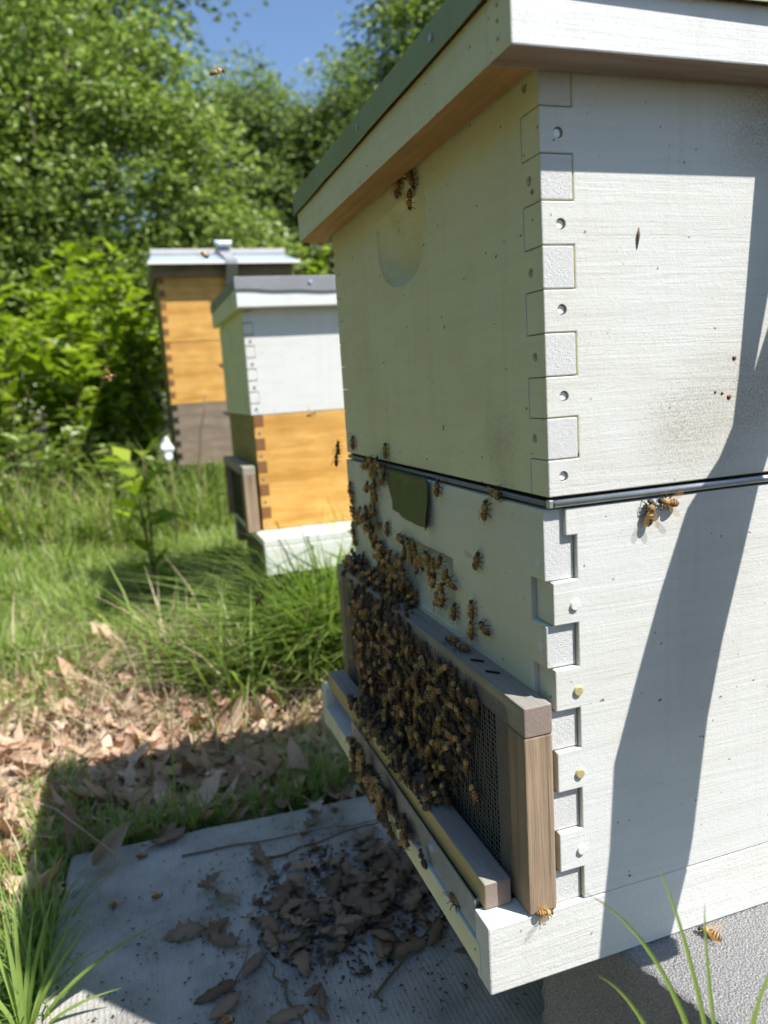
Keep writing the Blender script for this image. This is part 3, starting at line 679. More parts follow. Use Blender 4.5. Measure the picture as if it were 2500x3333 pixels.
# ================================================================ VEGETATION
def tree(name, label, base, height, crown, leafmat_, nl, lsize, group, seed, spray=.5, trunk_r=.09, flat=.35, nclump=170, hollow=.55):
    """crown = list of (centre xyz, radii xyz) lobes in metres; leaves sit on clumps spread over the lobes"""
    g = np.random.default_rng(seed)
    t = bpy.data.objects.new(name, None); C.objects.link(t); t.location = base; tag(t, label, 'tree', group)
    b = np.array(base); m = MB(); tops = []
    def mmv(p): return (p[0] * 1000, p[1] * 1000, p[2] * 1000 - Z0)
    top = np.array([b[0] + g.normal() * .1, b[1], b[2] + height * .8])
    pth = [b + (top - b) * s + np.array([math.sin(s * 5 + seed) * .05 * height * .2, math.cos(s * 4) * .03 * height * .2, 0]) for s in np.linspace(0, 1, 8)]
    m.tube([mmv(p) for p in pth], [trunk_r * 1000 * (1.25 - s) for s in np.linspace(0, 1, 8)], 9)
    cl = []; vol = np.array([np.prod(r) for _, r in crown]); vol = vol / vol.sum()
    for (c, r), f in zip(crown, vol):
        k = max(6, int(nclump * f)); d = unit(g.normal(size=(k, 3))); rad = g.uniform(hollow, 1.0, (k, 1)) ** .6
        cl.append(np.array(c) + d * rad * np.array(r))
    cl = np.concatenate(cl)
    for c in cl[g.choice(len(cl), min(len(cl), 26), replace=False)]:
        s = np.clip((c[2] - b[2]) / height - .25, .15, .95); st_ = b + (top - b) * s; md = (st_ + c) / 2 + np.array([0, 0, -.04 * height * .3])
        m.tube([mmv(st_), mmv(md), mmv(c)], [trunk_r * 330, trunk_r * 220, trunk_r * 70], 5)
    m.build('trunk', 'bark', t, smooth=True)
    ci = g.integers(0, len(cl), nl); sp_ = spray * g.uniform(.5, 1.2, len(cl))
    off = g.normal(size=(nl, 3)) * sp_[ci][:, None] * np.array([1, 1, flat])
    r2 = np.hypot(off[:, 0], off[:, 1]); off[:, 2] -= r2 * r2 * .35 / max(spray, .05)
    P = cl[ci] + off; D = unit(np.stack([off[:, 0], off[:, 1], off[:, 2] * .3], 1) + g.normal(size=(nl, 3)) * .35 * spray + 1e-6)
    N = unit(np.array([0, 0, 1.0]) + g.normal(size=(nl, 3)) * .55)
    L = lsize * g.uniform(.6, 1.25, nl); V, F = leaf_quads(P, D, N, L, L * g.uniform(.5, .75, nl))
    quads_mesh('crown', V, F, leafmat_, parent=t, smooth=False)
    return t
TG = 'trees around the apiary'
tree('tree', 'large bright green tree with layered sprays of leaves at the left', (-.6, 6.0, 0), 3.9,
     [((-.35, 5.9, 2.2), (1.15, .8, .95)), ((-1.3, 5.9, 2.0), (.9, .8, 1.1)), ((.35, 5.7, 1.55), (.75, .6, .7)), ((-.3, 5.9, 3.1), (.75, .6, .65)), ((-.9, 5.6, 1.2), (1.2, .6, .6)), ((-1.5, 6.0, 3.1), (.8, .6, .8))],
     'leaf_mid', 70000, .054, TG, 11, .17, .07, .24, 480, .5)
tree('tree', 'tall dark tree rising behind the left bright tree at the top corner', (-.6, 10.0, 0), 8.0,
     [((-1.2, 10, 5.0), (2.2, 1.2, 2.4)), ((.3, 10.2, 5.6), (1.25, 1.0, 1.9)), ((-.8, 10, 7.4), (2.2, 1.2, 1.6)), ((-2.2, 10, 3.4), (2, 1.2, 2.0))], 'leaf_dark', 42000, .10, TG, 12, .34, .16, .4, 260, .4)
tree('tree', 'slim far tree with a rounded top left of the sky gap', (1.9, 13.6, 0), 6.6,
     [((1.9, 13.6, 4.2), (1.1, .9, 2.1)), ((1.5, 13.4, 2.6), (1.2, .9, 1.6)), ((2.3, 13.6, 5.3), (.7, .7, 1.1))], 'leaf_far', 46000, .085, TG, 13, .28, .13, .45, 230, .4)
tree('tree', 'far green tree in the middle below the patch of blue sky', (3.1, 14.6, 0), 6.2,
     [((3.1, 14.6, 3.8), (1.1, .9, 2.2)), ((2.7, 14.4, 2.2), (1.2, .9, 1.5)), ((3.2, 14.6, 5.2), (.7, .7, .85))], 'leaf_far', 46000, .085, TG, 14, .28, .13, .45, 220, .4)
tree('tree', 'far green tree just left of the white lid', (4.2, 13.4, 0), 6.8,
     [((4.2, 13.4, 4.0), (1.2, .9, 2.2)), ((3.8, 13.2, 2.2), (1.2, .9, 1.5)), ((4.0, 13.4, 5.4), (.9, .7, 1.1))], 'leaf_far', 46000, .085, TG, 15, .28, .14, .45, 230, .4)
tree('tree', 'sunlit tree with tall crown at the top, behind the lid of the white hive', (3.7, 8.0, 0), 6.4,
     [((3.75, 8.0, 4.5), (1.0, .9, 1.5)), ((3.9, 8.1, 3.0), (1.1, .9, 1.3)), ((3.1, 7.9, 4.2), (.4, .5, .5)), ((3.95, 8.0, 5.8), (.9, .8, 1.0))], 'leaf_mid', 44000, .07, TG, 16, .24, .12, .4, 220, .4)
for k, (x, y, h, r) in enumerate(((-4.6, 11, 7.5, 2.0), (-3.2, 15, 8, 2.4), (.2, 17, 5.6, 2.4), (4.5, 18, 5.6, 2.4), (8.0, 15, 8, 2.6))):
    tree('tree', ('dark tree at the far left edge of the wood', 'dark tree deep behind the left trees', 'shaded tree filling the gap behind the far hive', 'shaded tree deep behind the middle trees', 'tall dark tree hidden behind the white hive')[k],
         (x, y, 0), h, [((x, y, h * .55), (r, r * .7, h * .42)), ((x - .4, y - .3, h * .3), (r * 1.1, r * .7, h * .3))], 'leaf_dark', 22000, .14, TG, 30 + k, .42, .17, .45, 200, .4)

for k, (x, y, h, r, lab) in enumerate(((-5.4, .2, 4.0, 1.6, 'broad green tree at the left side of the clearing, out of the picture'), (-5.0, 3.6, 4.6, 1.7, 'broad green tree at the left, further along the clearing'), (-4.6, -3.6, 3.6, 1.6, 'green tree at the edge of the clearing behind the photographer'),
        (-.6, -6.4, 3.6, 1.7, 'green tree closing the clearing opposite the hive side'), (5.2, 4.6, 5.5, 1.8, 'green tree behind the back of the white hive'), (6.2, .8, 5.0, 1.8, 'green tree at the right side of the clearing'))):
    tree('tree', lab, (x, y, 0), h, [((x, y, h * .62), (r, r, h * .36)), ((x, y, h * .3), (r * 1.1, r * 1.1, h * .3))], 'leaf_mid', 12000, .17, TG, 90 + k, .36, .13, .45, 200, .3)
def shrub(label, base, h, spread, nst, nl, seed, lsize=.085, mat_='leaf_bright', group='yellow green shrubs'):
    g = np.random.default_rng(seed); base = (base[0], base[1], (gz(base[0] * 1000, base[1] * 1000) + Z0) * .001 - .01)
    t = bpy.data.objects.new('shrub', None); C.objects.link(t); t.location = base; tag(t, label, 'shrub', group)
    m = MB(); P = []; D = []
    for k in range(nst):
        a = g.uniform(0, 2 * math.pi); rr_ = g.uniform(.1, 1) * spread; hh = h * g.uniform(.65, 1.05); n = 9; pts = []
        for s in np.linspace(0, 1, n):
            pts.append(np.array(base) + np.array([math.cos(a) * rr_ * s ** 1.3, math.sin(a) * rr_ * s ** 1.3, hh * s - .06 * s * s]))
        m.tube([(p[0] * 1000, p[1] * 1000, p[2] * 1000 - Z0) for p in pts], [4.5 * (1.15 - s) for s in np.linspace(0, 1, n)], 5)
        for q in range(nl):
            s = g.uniform(.05, 1) ** .8; i = min(int(s * (n - 1)), n - 2); f = s * (n - 1) - i; p = pts[i] * (1 - f) + pts[i + 1] * f
            b2 = q * 2.4 + g.normal() * .3; P.append(p); D.append([math.cos(b2), math.sin(b2), g.uniform(-.1, .75)])
    m.build('stem', 'twig', t, smooth=True)
    P = np.array(P); D = np.array(D); n = len(P); L = lsize * g.uniform(.55, 1.2, n)
    V, F = leaf_quads(P, D, unit(np.array([0, 0, 1.]) + g.normal(size=(n, 3)) * .4), L, L * .42, .1)
    quads_mesh('foliage', V, F, mat_, parent=t)
    return t
SH = [((-.75, 3.55), 1.30, .30, 'bushy yellow green shrub at the left edge of the picture'), ((-.52, 3.7), 1.36, .28, 'tall yellow green shrub second from the left edge'),
      ((-.33, 3.45), 1.25, .26, 'yellow green shrub in the middle of the row left of the far hive'), ((-.17, 3.3), 1.30, .20, 'yellow green shrub right beside the far orange hive'),
      ((-.48, 3.2), 1.0, .24, 'low yellow green shrub in front of the taller ones'), ((-.85, 3.25), 1.0, .26, 'low leafy shrub at the left edge above the grass')]
for k, (b, h, s_, lab) in enumerate(SH): shrub(lab, b, h, s_, 15, 52, 50 + k, .095)
for k, (b, h, lab) in enumerate((((-.30, 2.72), .52, 'leafy weed at the left foot of the far hive'), ((-.55, 2.85), .62, 'tall leafy weed in front of the shrubs'), ((-.82, 2.7), .55, 'leafy weed at the left edge above the grass'), ((-.42, 3.05), .75, 'tall weed in the gap under the shrubs'), ((-.70, 3.1), .8, 'tall weed under the leftmost shrubs'), ((-1.0, 3.0), .7, 'tall weed beyond the left edge of the grass'))):
    shrub(lab, b, h * .85, .2, 12, 20, 150 + k, .07, 'leaf_mid', 'weeds under the shrubs')
shrub('bright shrub top showing between the far roof and the white hive', (.74, 3.42), 1.34, .12, 9, 34, 60, .09)
shrub('single bright seedling with broad leaves standing in the grass', (-.20, 1.72), .52, .06, 3, 9, 61, .10, group='seedlings')
shrub('small weed with pale leaves in the grass at the left', (-.62, 2.5), .30, .12, 6, 14, 62, .06, group='seedlings')

# ---- grass and litter (uncountable)
def blades(name, label, n, sampler, hgt, mat_, seed, width=.0035, lean=.55, kind='stuff', nseg=3, parent=None):
    g = np.random.default_rng(seed); xy = sampler(g, n); n = len(xy)
    z = np.array([gz(x * 1000, y * 1000) + Z0 for x, y in xy]) * .001 - .004
    h = hgt * g.uniform(.35, 1.15, n); a = g.uniform(0, 2 * math.pi, n); ln = lean * g.uniform(.15, 1.3, n)
    h = h * np.clip(.95 + .35 * noise2(xy[:, 0] * 1.3, xy[:, 1] * 1.3, seed), .45, 1.9)
    dirv = np.stack([np.cos(a), np.sin(a), np.zeros(n)], 1); side = np.stack([-np.sin(a), np.cos(a), np.zeros(n)], 1)
    w = width * g.uniform(.6, 1.3, n); base = np.column_stack([xy, z]); rows = []
    for s in range(nseg + 1):
        u = s / nseg; c = base + dirv * (h * ln * u * u)[:, None] + np.array([0, 0, 1.]) * (h * (u - .35 * ln * u * u * .8))[:, None]
        ww = (w * (1 - u) ** .6 + 1e-5)[:, None]; rows += [c - side * ww / 2, c + side * ww / 2]
    V = np.stack(rows, 1).reshape(-1, 3); k = 2 * (nseg + 1); F = []
    for s in range(nseg): F.append(np.arange(n)[:, None] * k + np.array([2 * s, 2 * s + 1, 2 * s + 3, 2 * s + 2]))
    F = np.concatenate(F); o = quads_mesh(name, V, F, mat_)
    tag(o, label, 'grass', kind=kind); return o
def noise2(x, y, s=0): return np.sin(x * 7.3 + s) * np.cos(y * 6.1 + s * 2) + .6 * np.sin(x * 15.1 + y * 9.7 + s) + .4 * np.cos(x * 3.1 - y * 17 + s)
def in_slab(x, y): return (x > -.352) & (x < .48) & (y > -.05) & (y < .60)
def samp_far(g, n):
    x = g.uniform(-1.6, .75, n * 2); y = 1.22 + (g.uniform(0, 1, n * 2) ** 1.3) * 2.55; k = noise2(x, y) + (y - 1.2) * 2.2 + g.normal(size=n * 2) * .5 > .15
    k &= ~((x > -.02) & (x < .6) & (y > 1.08) & (y < 1.7)) & ~((x > -.07) & (x < .45) & (y > 2.69) & (y < 3.13)); return np.column_stack([x, y])[k][:n]
def samp_near(g, n):
    x = g.uniform(-.62, .6, n * 2); y = g.uniform(.55, 1.35, n * 2); k = (noise2(x, y, 1.3) + (y - .95) * 1.2 + g.normal(size=n * 2) * .6 > .75) & ~in_slab(x, y); return np.column_stack([x, y])[k][:n]
def samp_left(g, n):
    x = -.352 - g.exponential(.06, n * 2); y = g.uniform(.12, .85, n * 2); k = (x > -.55); return np.column_stack([x, y])[k][:n]
def samp_clump(cs):
    def f(g, n):
        c = np.array(cs)[g.integers(0, len(cs), n)]; p = c[:, :2] + g.normal(size=(n, 2)) * c[:, 2:3]; return p[~in_slab(p[:, 0], p[:, 1])]
    return f
blades('grass', 'thick green grass around the two hives behind', 72000, samp_far, .125, 'grass_mix', 70, .0055, 1.4)
blades('meadow_grass', 'longer grass beyond the far hive at the foot of the shrubs', 34000, lambda g, n: np.column_stack([g.uniform(-3, 2.6, n), 2.4 + 4 * g.uniform(0, 1, n) ** 1.6]), .36, 'grass', 71, .007, 1.0)
blades('sparse_grass', 'thin grass growing up through the brown leaf litter', 9000, samp_near, .075, 'grass_mix', 72, .003, .8)
blades('edge_grass', 'green grass crowding the left edge of the concrete slab', 3300, samp_left, .075, 'grass_fresh', 73, .0032, .9)
blades('tuft_grass', 'tall grass tufts in front of the middle hive', 3300, samp_clump([(-.02, 1.06, .06), (.09, 1.05, .06), (.2, 1.07, .06), (-.1, 1.14, .05), (.03, 1.12, .05), (.3, 1.05, .06), (.05, 1.15, .04), (.2, 1.15, .05), (.35, 1.14, .05), (-.02, 1.17, .03), (.1, 1.11, .05), (.25, 1.1, .05), (.08, 1.09, .03), (.18, 1.09, .03), (.28, 1.09, .03)]), .32, 'grass_fresh', 74, .0072, 1.25)
blades('back_edge_grass', 'short grass along the far edge of the concrete slab', 1500, lambda g, n: np.column_stack([g.uniform(-.35, .35, n), .60 + g.exponential(.03, n)]), .085, 'grass_fresh', 75, .003, .7)
blades('dry_straw', 'pale dry straw lying in the grass and leaf litter', 5500, lambda g, n: np.column_stack([g.uniform(-.6, .6, n), g.uniform(.6, 1.9, n)]), .12, 'straw', 76, .0024, 1.7)
blades('dry_straw_clump', 'clump of dead straw bent over in front of the middle hive', 150, samp_clump([(-.1, 1.12, .04), (-.02, 1.05, .04), (-.2, 1.2, .05)]), .24, 'straw', 77, .0055, 1.2)

LEAF_OUT = [(0, 0), (.10, .05), (.2, .16), (.28, .10), (.40, .24), (.50, .13), (.62, .25), (.72, .13), (.84, .15), (1, .0)]
def leaf_shape(L, curl, twist, seed, lobed=True, rough=.015):
    g = random.Random(seed); vs = []; fs = []; n = len(LEAF_OUT)
    for side in (1, 0, -1):
        for (u, w) in LEAF_OUT:
            w2 = (w if lobed else .17 * math.sin(math.pi * min(1, u * 1.02)) ** .7) * g.uniform(.85, 1.15) * side
            x = (u - .5) * L; y = w2 * L; z = curl * L * ((u - .5) ** 2 * 1.3 + abs(w2) * .9 * (1 if seed % 2 else -.4)) + twist * x * y / L * 2 + g.uniform(-rough, rough) * L
            vs.append((x, y, z))
    for a in (0, n):
        for i in range(n - 1): fs.append((a + i, a + i + 1, a + n + i + 1, a + n + i))
    return vs, fs
def litter(name, label, n, sampler, seed, size=.066):
    g = np.random.default_rng(seed); xy = sampler(g, n); n = len(xy); sh = [leaf_shape(1.0, .5 * ((k % 5) - 1.5), .7 * ((k % 3) - 1), k, k % 3 > 0) for k in range(12)]
    AV = []; AF = []; base = 0
    idx = g.integers(0, 12, n); a = g.uniform(0, 2 * math.pi, n); L = size * g.uniform(.45, 1.3, n)
    tilt = g.normal(size=(n, 2)) * .38
    for k in range(12):
        s = np.where(idx == k)[0]
        if not len(s): continue
        v = np.array(sh[k][0]); f = np.array(sh[k][1]); ca, sa = np.cos(a[s]), np.sin(a[s])
        X = v[None, :, 0] * L[s][:, None]; Y = v[None, :, 1] * L[s][:, None]; Zz = v[None, :, 2] * L[s][:, None] + X * tilt[s, :1] + Y * tilt[s, 1:]
        zb = np.array([gz(p[0] * 1000, p[1] * 1000) + Z0 for p in xy[s]]) * .001 + g.uniform(.004, .03, len(s))
        vv = np.stack([X * ca[:, None] - Y * sa[:, None] + xy[s][:, :1], X * sa[:, None] + Y * ca[:, None] + xy[s][:, 1:], Zz + zb[:, None]], -1)
        AV.append(vv.reshape(-1, 3)); AF.append((f[None] + (np.arange(len(s)) * len(v))[:, None, None]).reshape(-1, 4) + base); base += len(s) * len(v)
    o = quads_mesh(name, np.concatenate(AV), np.concatenate(AF), 'litter'); tag(o, label, 'leaves', kind='stuff')
def samp_lit(g, n):
    x = g.uniform(-.75, .62, n * 3); y = g.uniform(.3, 1.5, n * 3); k = ~in_slab(x, y) & (g.uniform(0, 1, n * 3) < np.clip(1.35 - (y - 1.12) * 2.2 + .3 * noise2(x, y, 2.2), .06, 1)) & ((y > .58) | ((x < -.36) & (y > .5))); return np.column_stack([x, y])[k][:n]
litter('leaf_litter', 'brown fallen leaves covering the ground behind the slab', 3600, samp_lit, 80)
litter('scattered_leaves', 'few brown leaves caught in the grass further back', 160, lambda g, n: np.column_stack([g.uniform(-1.1, .2, n), g.uniform(1.4, 2.8, n)]), 81, .075)

# ================================================================ SMALL THINGS ON THE SLAB
LEAFME = []
for k in range(8):
    vs, fs = leaf_shape(1.0, .3 * ((k % 4) - 1.2), .5 * ((k % 3) - 1), 200 + k, k % 4 != 1, .05); me = bpy.data.meshes.new('dead_leaf')
    me.from_pydata(vs, [], fs); me.update(); me.materials.append(M['deadleaf']); me.polygons.foreach_set('use_smooth', [True] * len(fs)); LEAFME.append(me)
def put_leaf(x, y, z, L, a, k, label, group, rx=0, ry=0, mat_=None, thick=.0004):
    me = LEAFME[k % 8]
    if mat_: me = me.copy(); me.materials[0] = M[mat_]
    o = bpy.data.objects.new('dead_leaf', me); C.objects.link(o); o.location = W(x, y, z); o.rotation_euler = (rx, ry, a); o.scale = (L * .001,) * 3
    sd = o.modifiers.new('thick', 'SOLIDIFY'); sd.thickness = .006; tag(o, label, 'leaf', group); return o
g = random.Random(5)
HEAP = [(-40, 350, 85, 62), (-80, 300, 75, 55), (-50, 420, 85, 55), (0, 390, 80, 80)]
for k in range(135):
    cx, cy, sx_, sy_ = HEAP[k % 4 if k > 20 else 0]; x, y = g.gauss(cx, sx_ * .75), g.gauss(cy, sy_ * .8)
    if y > 560 or x < -210 or x > 180: continue
    put_leaf(x, y, -235 + g.uniform(2, 8) + 8 * math.exp(-((x + 40) ** 2 + (y - 350) ** 2) / 6000), g.uniform(13, 44), g.uniform(0, 6.28), k, 'curled brown dead leaf in the heap on the slab under the landing ledge', 'dead leaves heaped on the slab', g.gauss(0, .16), g.gauss(0, .16))
for (x, y, L, a, k, lab) in ((-221, 381, 46, 3.0, 4, 'narrow brown leaf lying alone on the slab left of the leaf heap'), (-183, 352, 40, -.7, 6, 'brown leaf pointing away at the left tip of the leaf heap'), (-232, 566, 60, .3, 2, 'dark crumpled leaf on the back edge of the slab'),
                             (-129, 470, 44, 1.8, 3, 'upright brown leaf standing behind the leaf heap'), (-190, 450, 36, .6, 7, 'small dark leaf on the slab behind the leaf heap')):
    put_leaf(x, y, -228, L, a, k, lab, None, g.gauss(0, .2), g.gauss(0, .2))
LEAFME.append(None)
vs, fs = leaf_shape(1.0, 1.7, .3, 301, False, .03); me = bpy.data.meshes.new('dead_leaf'); me.from_pydata(vs, [], fs); me.update(); me.materials.append(M['paleleaf']); me.polygons.foreach_set('use_smooth', [True] * len(fs)); LEAFME[0] = me
put_leaf(-310, 548, -222, 72, .9, 0, 'pale curled dry leaf on the back left corner of the slab', None, .8, -.2, 'paleleaf')
put_leaf(-190, 760, -238, 105, .4, 2, 'broad tan leaf on top of the brown leaf litter behind the slab', None, .35, .15, 'tanleaf')
put_leaf(-300, 700, -225, 80, 1.4, 3, 'reddish brown leaf standing up in the grass behind the slab corner', None, .9, .4, 'deadleaf')
def twig(pts, r, label):
    o = MB().tube(pts, [r * (1.1 - .7 * i / (len(pts) - 1)) for i in range(len(pts))], 6).build('twig', 'twig', org=pts[0], smooth=True); tag(o, label, 'twig')
def wavy(a, b, n=8, amp=6):
    r_ = random.Random(int(a[0] * 7 + b[1])); return [(a[0] + (b[0] - a[0]) * k / n + r_.uniform(-amp, amp), a[1] + (b[1] - a[1]) * k / n + r_.uniform(-amp, amp), a[2] + (b[2] - a[2]) * k / n) for k in range(n + 1)]
twig(wavy((-215, 520, -233), (25, 500, -231)), 1.2, 'long thin twig bent across the back of the slab')
twig(wavy((-120, 470, -232), (60, 470, -215)), 1.6, 'dark twig poking up behind the leaf heap')
twig(wavy((-232, 205, -233.5), (-160, 330, -232), amp=3), 1.1, 'thin straight twig on the slab at the bottom of the picture')
twig(wavy((-130, 210, -233), (-150, 330, -231), amp=4), 1.3, 'curved brown twig on the slab below the leaf heap')
twig(wavy((-60, 230, -232), (70, 330, -226), amp=4), 1.4, 'dark stick slanting across the leaf heap')
def crumbs():
    gg = np.random.default_rng(9); n = 2600; V = []; F = []
    x = np.where(gg.uniform(size=n) < .8, gg.normal(-45, 85, n), gg.uniform(-335, 120, n)); y = np.where(gg.uniform(size=n) < .8, gg.normal(365, 75, n), gg.uniform(150, 575, n))
    k = (x > -335) & (x < 330) & (y < 572) & (y > -20); x, y = x[k], y[k]; n = len(x); L = gg.uniform(1, 6, n) * (1 + 1.2 * (np.hypot(x + 45, y - 365) < 110)); a = gg.uniform(0, 6.28, n); w = L * gg.uniform(.2, .6, n)
    dx, dy = np.cos(a), np.sin(a); z = -234.6 + gg.uniform(0, 3, n)
    P = np.stack([np.column_stack([x + dx * L * u - dy * w * v, y + dy * L * u + dx * w * v, z + hgt * w]) for u, v, hgt in ((-.5, 0, 0), (0, -.5, .5), (.5, .1, 0), (0, .5, .3))], 1).reshape(-1, 3)
    P[:, 2] += Z0; quads_mesh_ = quads_mesh('leaf_crumbs', P * .001, np.arange(n * 4).reshape(n, 4), 'crumb'); tag(quads_mesh_, 'dark crumbs of broken leaf and grit scattered on the slab', 'debris', kind='stuff')
M['crumb'] = leafmat('leaf_crumbs', [(0, (.05, .035, .025)), (.7, (.13, .09, .06)), (1, (.25, .18, .12))], .05, .8)
crumbs()
rag = MB(); nr = 14
for j in range(nr + 1):
    for i in range(nr):
        a = 2 * math.pi * i / nr; v = j / nr; r_ = (5 + 13 * math.sin(math.pi * min(v * 1.05, 1)) ** .8) * (1 + .22 * math.sin(3 * a + v * 6) + .2 * math.sin(5 * a - v * 9) + .25 * math.sin(v * 14))
        rag.v.append((-115 + r_ * math.cos(a), 2241 + r_ * .7 * math.sin(a), 115 + 85 * v + 4 * math.sin(5 * a)))
rag.f = [(j * nr + i, j * nr + (i + 1) % nr, (j + 1) * nr + (i + 1) % nr, (j + 1) * nr + i) for j in range(nr) for i in range(nr)]; rag.mi = [0] * len(rag.f)
o = rag.build('plastic_scrap', 'white_plain', org=(-115, 2241, 120), smooth=True); tag(o, 'crumpled bright white plastic scrap in the grass beside the far hive', 'plastic')
twig([(-115, 2245, gz(-115, 2245)), (-112, 2243, 40), (-115, 2241, 135)], 3, 'thin stalk holding up the white plastic scrap')
twig(wavy((-30, 2560, -225), (60, 2590, 330), amp=14), 6, 'bare forked dry stem left of the far hive')

def grass_plant(label, base, specs, mat_='grass_fresh'):
    """specs: (azimuth, length mm, droop, width mm); every blade is a part of its own"""
    t = thing('grass_plant', base, label, 'grass', 'single grass plants')
    for az, L, droop, wd in specs:
        n = 12; m = MB(); d = Vector((math.cos(az), math.sin(az), 0)); s = Vector((-math.sin(az), math.cos(az), 0)); prev = []
        for i in range(n + 1):
            u = i / n; p = Vector(base) + d * (L * droop * u ** 1.6) + Vector((0, 0, L * (u * (1 - .45 * droop * u)))); w = wd * (min(1, .45 + 2 * u)) * (1 - u ** 3) + .15
            m.v += [tuple(p - s * w / 2), tuple(p + Vector((0, 0, -w * .25)) + d * .2), tuple(p + s * w / 2)]
        for i in range(n):
            a = i * 3; m.f += [(a, a + 1, a + 4, a + 3), (a + 1, a + 2, a + 5, a + 4)]
        m.mi = [0] * len(m.f); m.build('blade', mat_, t, smooth=True)
    return t
def reed(label, blades_, mat_='grass_fresh'):
    t = thing('grass_plant', blades_[0][1][0], label, 'grass', 'single grass plants')
    for wd, pts in blades_:
        P = [Vector(p) for p in pts]; n = 16; m = MB(); k = len(P)
        def bez(u):
            Q = list(P)
            while len(Q) > 1: Q = [Q[i].lerp(Q[i + 1], u) for i in range(len(Q) - 1)]
            return Q[0]
        for i in range(n + 1):
            u = i / n; p = bez(u); d = (bez(min(1, u + .02)) - bez(max(0, u - .02))).normalized(); s = d.cross(Vector((.3, 1, .1))).normalized(); w = wd * (1 - u ** 2.5) + .25; nn = s.cross(d)
            m.v += [tuple(p - s * w / 2), tuple(p + nn * w * .22), tuple(p + s * w / 2)]
        for i in range(n):
            a = i * 3; m.f += [(a, a + 1, a + 4, a + 3), (a + 1, a + 2, a + 5, a + 4)]
        m.mi = [0] * len(m.f); m.build('blade', mat_, t, smooth=True)
reed('young grass plant with long thin blades in front of the concrete block at the right',
    [(3.2, [(12, -150, -264), (6, -140, -60), (4, -128, 20), (-14, -112, 70), (-44, -97, 88)]), (2.8, [(12, -150, -264), (8, -142, -60), (2, -126, 30), (-4, -112, 74), (-12, -106, 98)]),
     (2.4, [(12, -150, -264), (8, -140, -60), (4, -122, 20), (5, -116, 60), (6, -115, 80)]), (4.6, [(12, -150, -264), (6, -142, -80), (0, -132, -10), (14, -130, 34), (44, -126, 62)]), (3.2, [(12, -150, -264), (0, -140, -60), (-10, -118, 10), (-26, -108, 40), (-43, -104, 51)])])
grass_plant('bright grass blades rising over the slab edge at the bottom left', (-368, 318, -268),
    [(.5, 130, .55, 6.5), (.15, 150, .9, 7), (.7, 165, .3, 6), (1.2, 140, .3, 5.5), (2.6, 120, .5, 5), (-.2, 100, .9, 6), (1.9, 150, .15, 5), (.9, 120, .6, 5), (1.5, 170, .2, 5), (2.2, 130, .3, 5), (.4, 90, .8, 5)])
grass_plant('grass tuft on the left side of the slab halfway down the picture', (-372, 470, -268),
    [(.2, 95, .6, 4), (.9, 120, .4, 4), (2.0, 130, .4, 4), (-.5, 80, .8, 4), (1.4, 120, .2, 3.6), (2.9, 110, .6, 4)])
grass_plant('dark upright grass stem behind the back edge of the slab', (-215, 655, -268), [(1.0, 150, .05, 3), (2.4, 110, .15, 3), (.2, 90, .3, 2.6), (4.0, 80, .3, 2.6)])

# ================================================================ HONEYBEES
def bee_mesh(curve=0.0, legs=True, name='honeybee'):
    m = MB(); seg = 10
    prof = [(-7.0, .12, -.2), (-6.7, .55, -.1), (-6.0, 1.15, 0), (-5.0, 1.65, .1), (-3.8, 1.95, .2), (-2.6, 2.05, .25), (-1.4, 1.85, .25), (-.7, 1.3, .2), (-.35, .75, .15), (0, .8, .2), (.4, 1.45, .35), (1.2, 1.85, .5), (2.2, 1.9, .5), (3.1, 1.55, .4), (3.7, .85, .2), (3.95, .7, .1), (4.3, 1.2, 0), (4.9, 1.45, -.15), (5.5, 1.25, -.35), (5.9, .75, -.6), (6.05, .15, -.7)]
    for x, r, zc in prof:
        bend = curve * max(0, -x - .5) ** 1.7 * .06
        for k in range(seg):
            a = 2 * math.pi * k / seg; m.v.append((x + bend * .2, r * math.cos(a) * (1.12 if x > 4 else 1.0), zc - bend + r * .93 * math.sin(a)))
    n = len(prof)
    m.v = [(x, y * 1.03, z * 1.02) for x, y, z in m.v]
    m.f = [(i * seg + k, i * seg + (k + 1) % seg, (i + 1) * seg + (k + 1) % seg, (i + 1) * seg + k) for i in range(n - 1) for k in range(seg)] + [tuple(range(seg)), tuple(range(n * seg - 1, (n - 1) * seg - 1, -1))]
    m.mi = [0] * len(m.f)
    def leg(mm, s, x0, pts, r): mm.tube([(x0 + px, s * py, pz) for px, py, pz in pts], [r, r * .8, r * .6, r * .3], 4, 1)
    LG = [(2.9, [(0, .9, -1), (1.2, 2.4, -.2), (1.9, 3.0, -1.8), (2.6, 3.3, -3.0)]), (1.8, [(0, 1.1, -1.1), (.1, 3.0, -.2), (-.1, 4.2, -1.6), (.2, 4.9, -3.0)]), (.8, [(0, 1.0, -1.0), (-1.6, 2.6, .0), (-3.0, 3.4, -1.6), (-4.3, 4.2, -3.0)])]
    if legs:
        for s in (-1, 1):
            for x0, pts in LG: leg(m, s, x0, pts, .34)
            m.tube([(5.4, s * .4, .1), (6.6, s * .8, .5), (7.9, s * 1.6, .2)], [.16, .14, .1], 4, 1)
    me = m.mesh(name, raw=True); me.materials.append(M['bee']); me.materials.append(M['bee_leg'])
    me.polygons.foreach_set('use_smooth', [True] * len(me.polygons)); me.update()
    bm = bmesh.new(); bm.from_mesh(me); bmesh.ops.recalc_face_normals(bm, faces=bm.faces); bm.to_mesh(me); bm.free()
    legm = []
    for s in (-1, 1):
        for x0, pts in LG:
            q = MB(); leg(q, s, x0, pts, .36); q.mi = [0] * len(q.f); k = q.mesh('leg', raw=True); k.materials.append(M['bee_leg']); legm.append(k)
    return me, legm
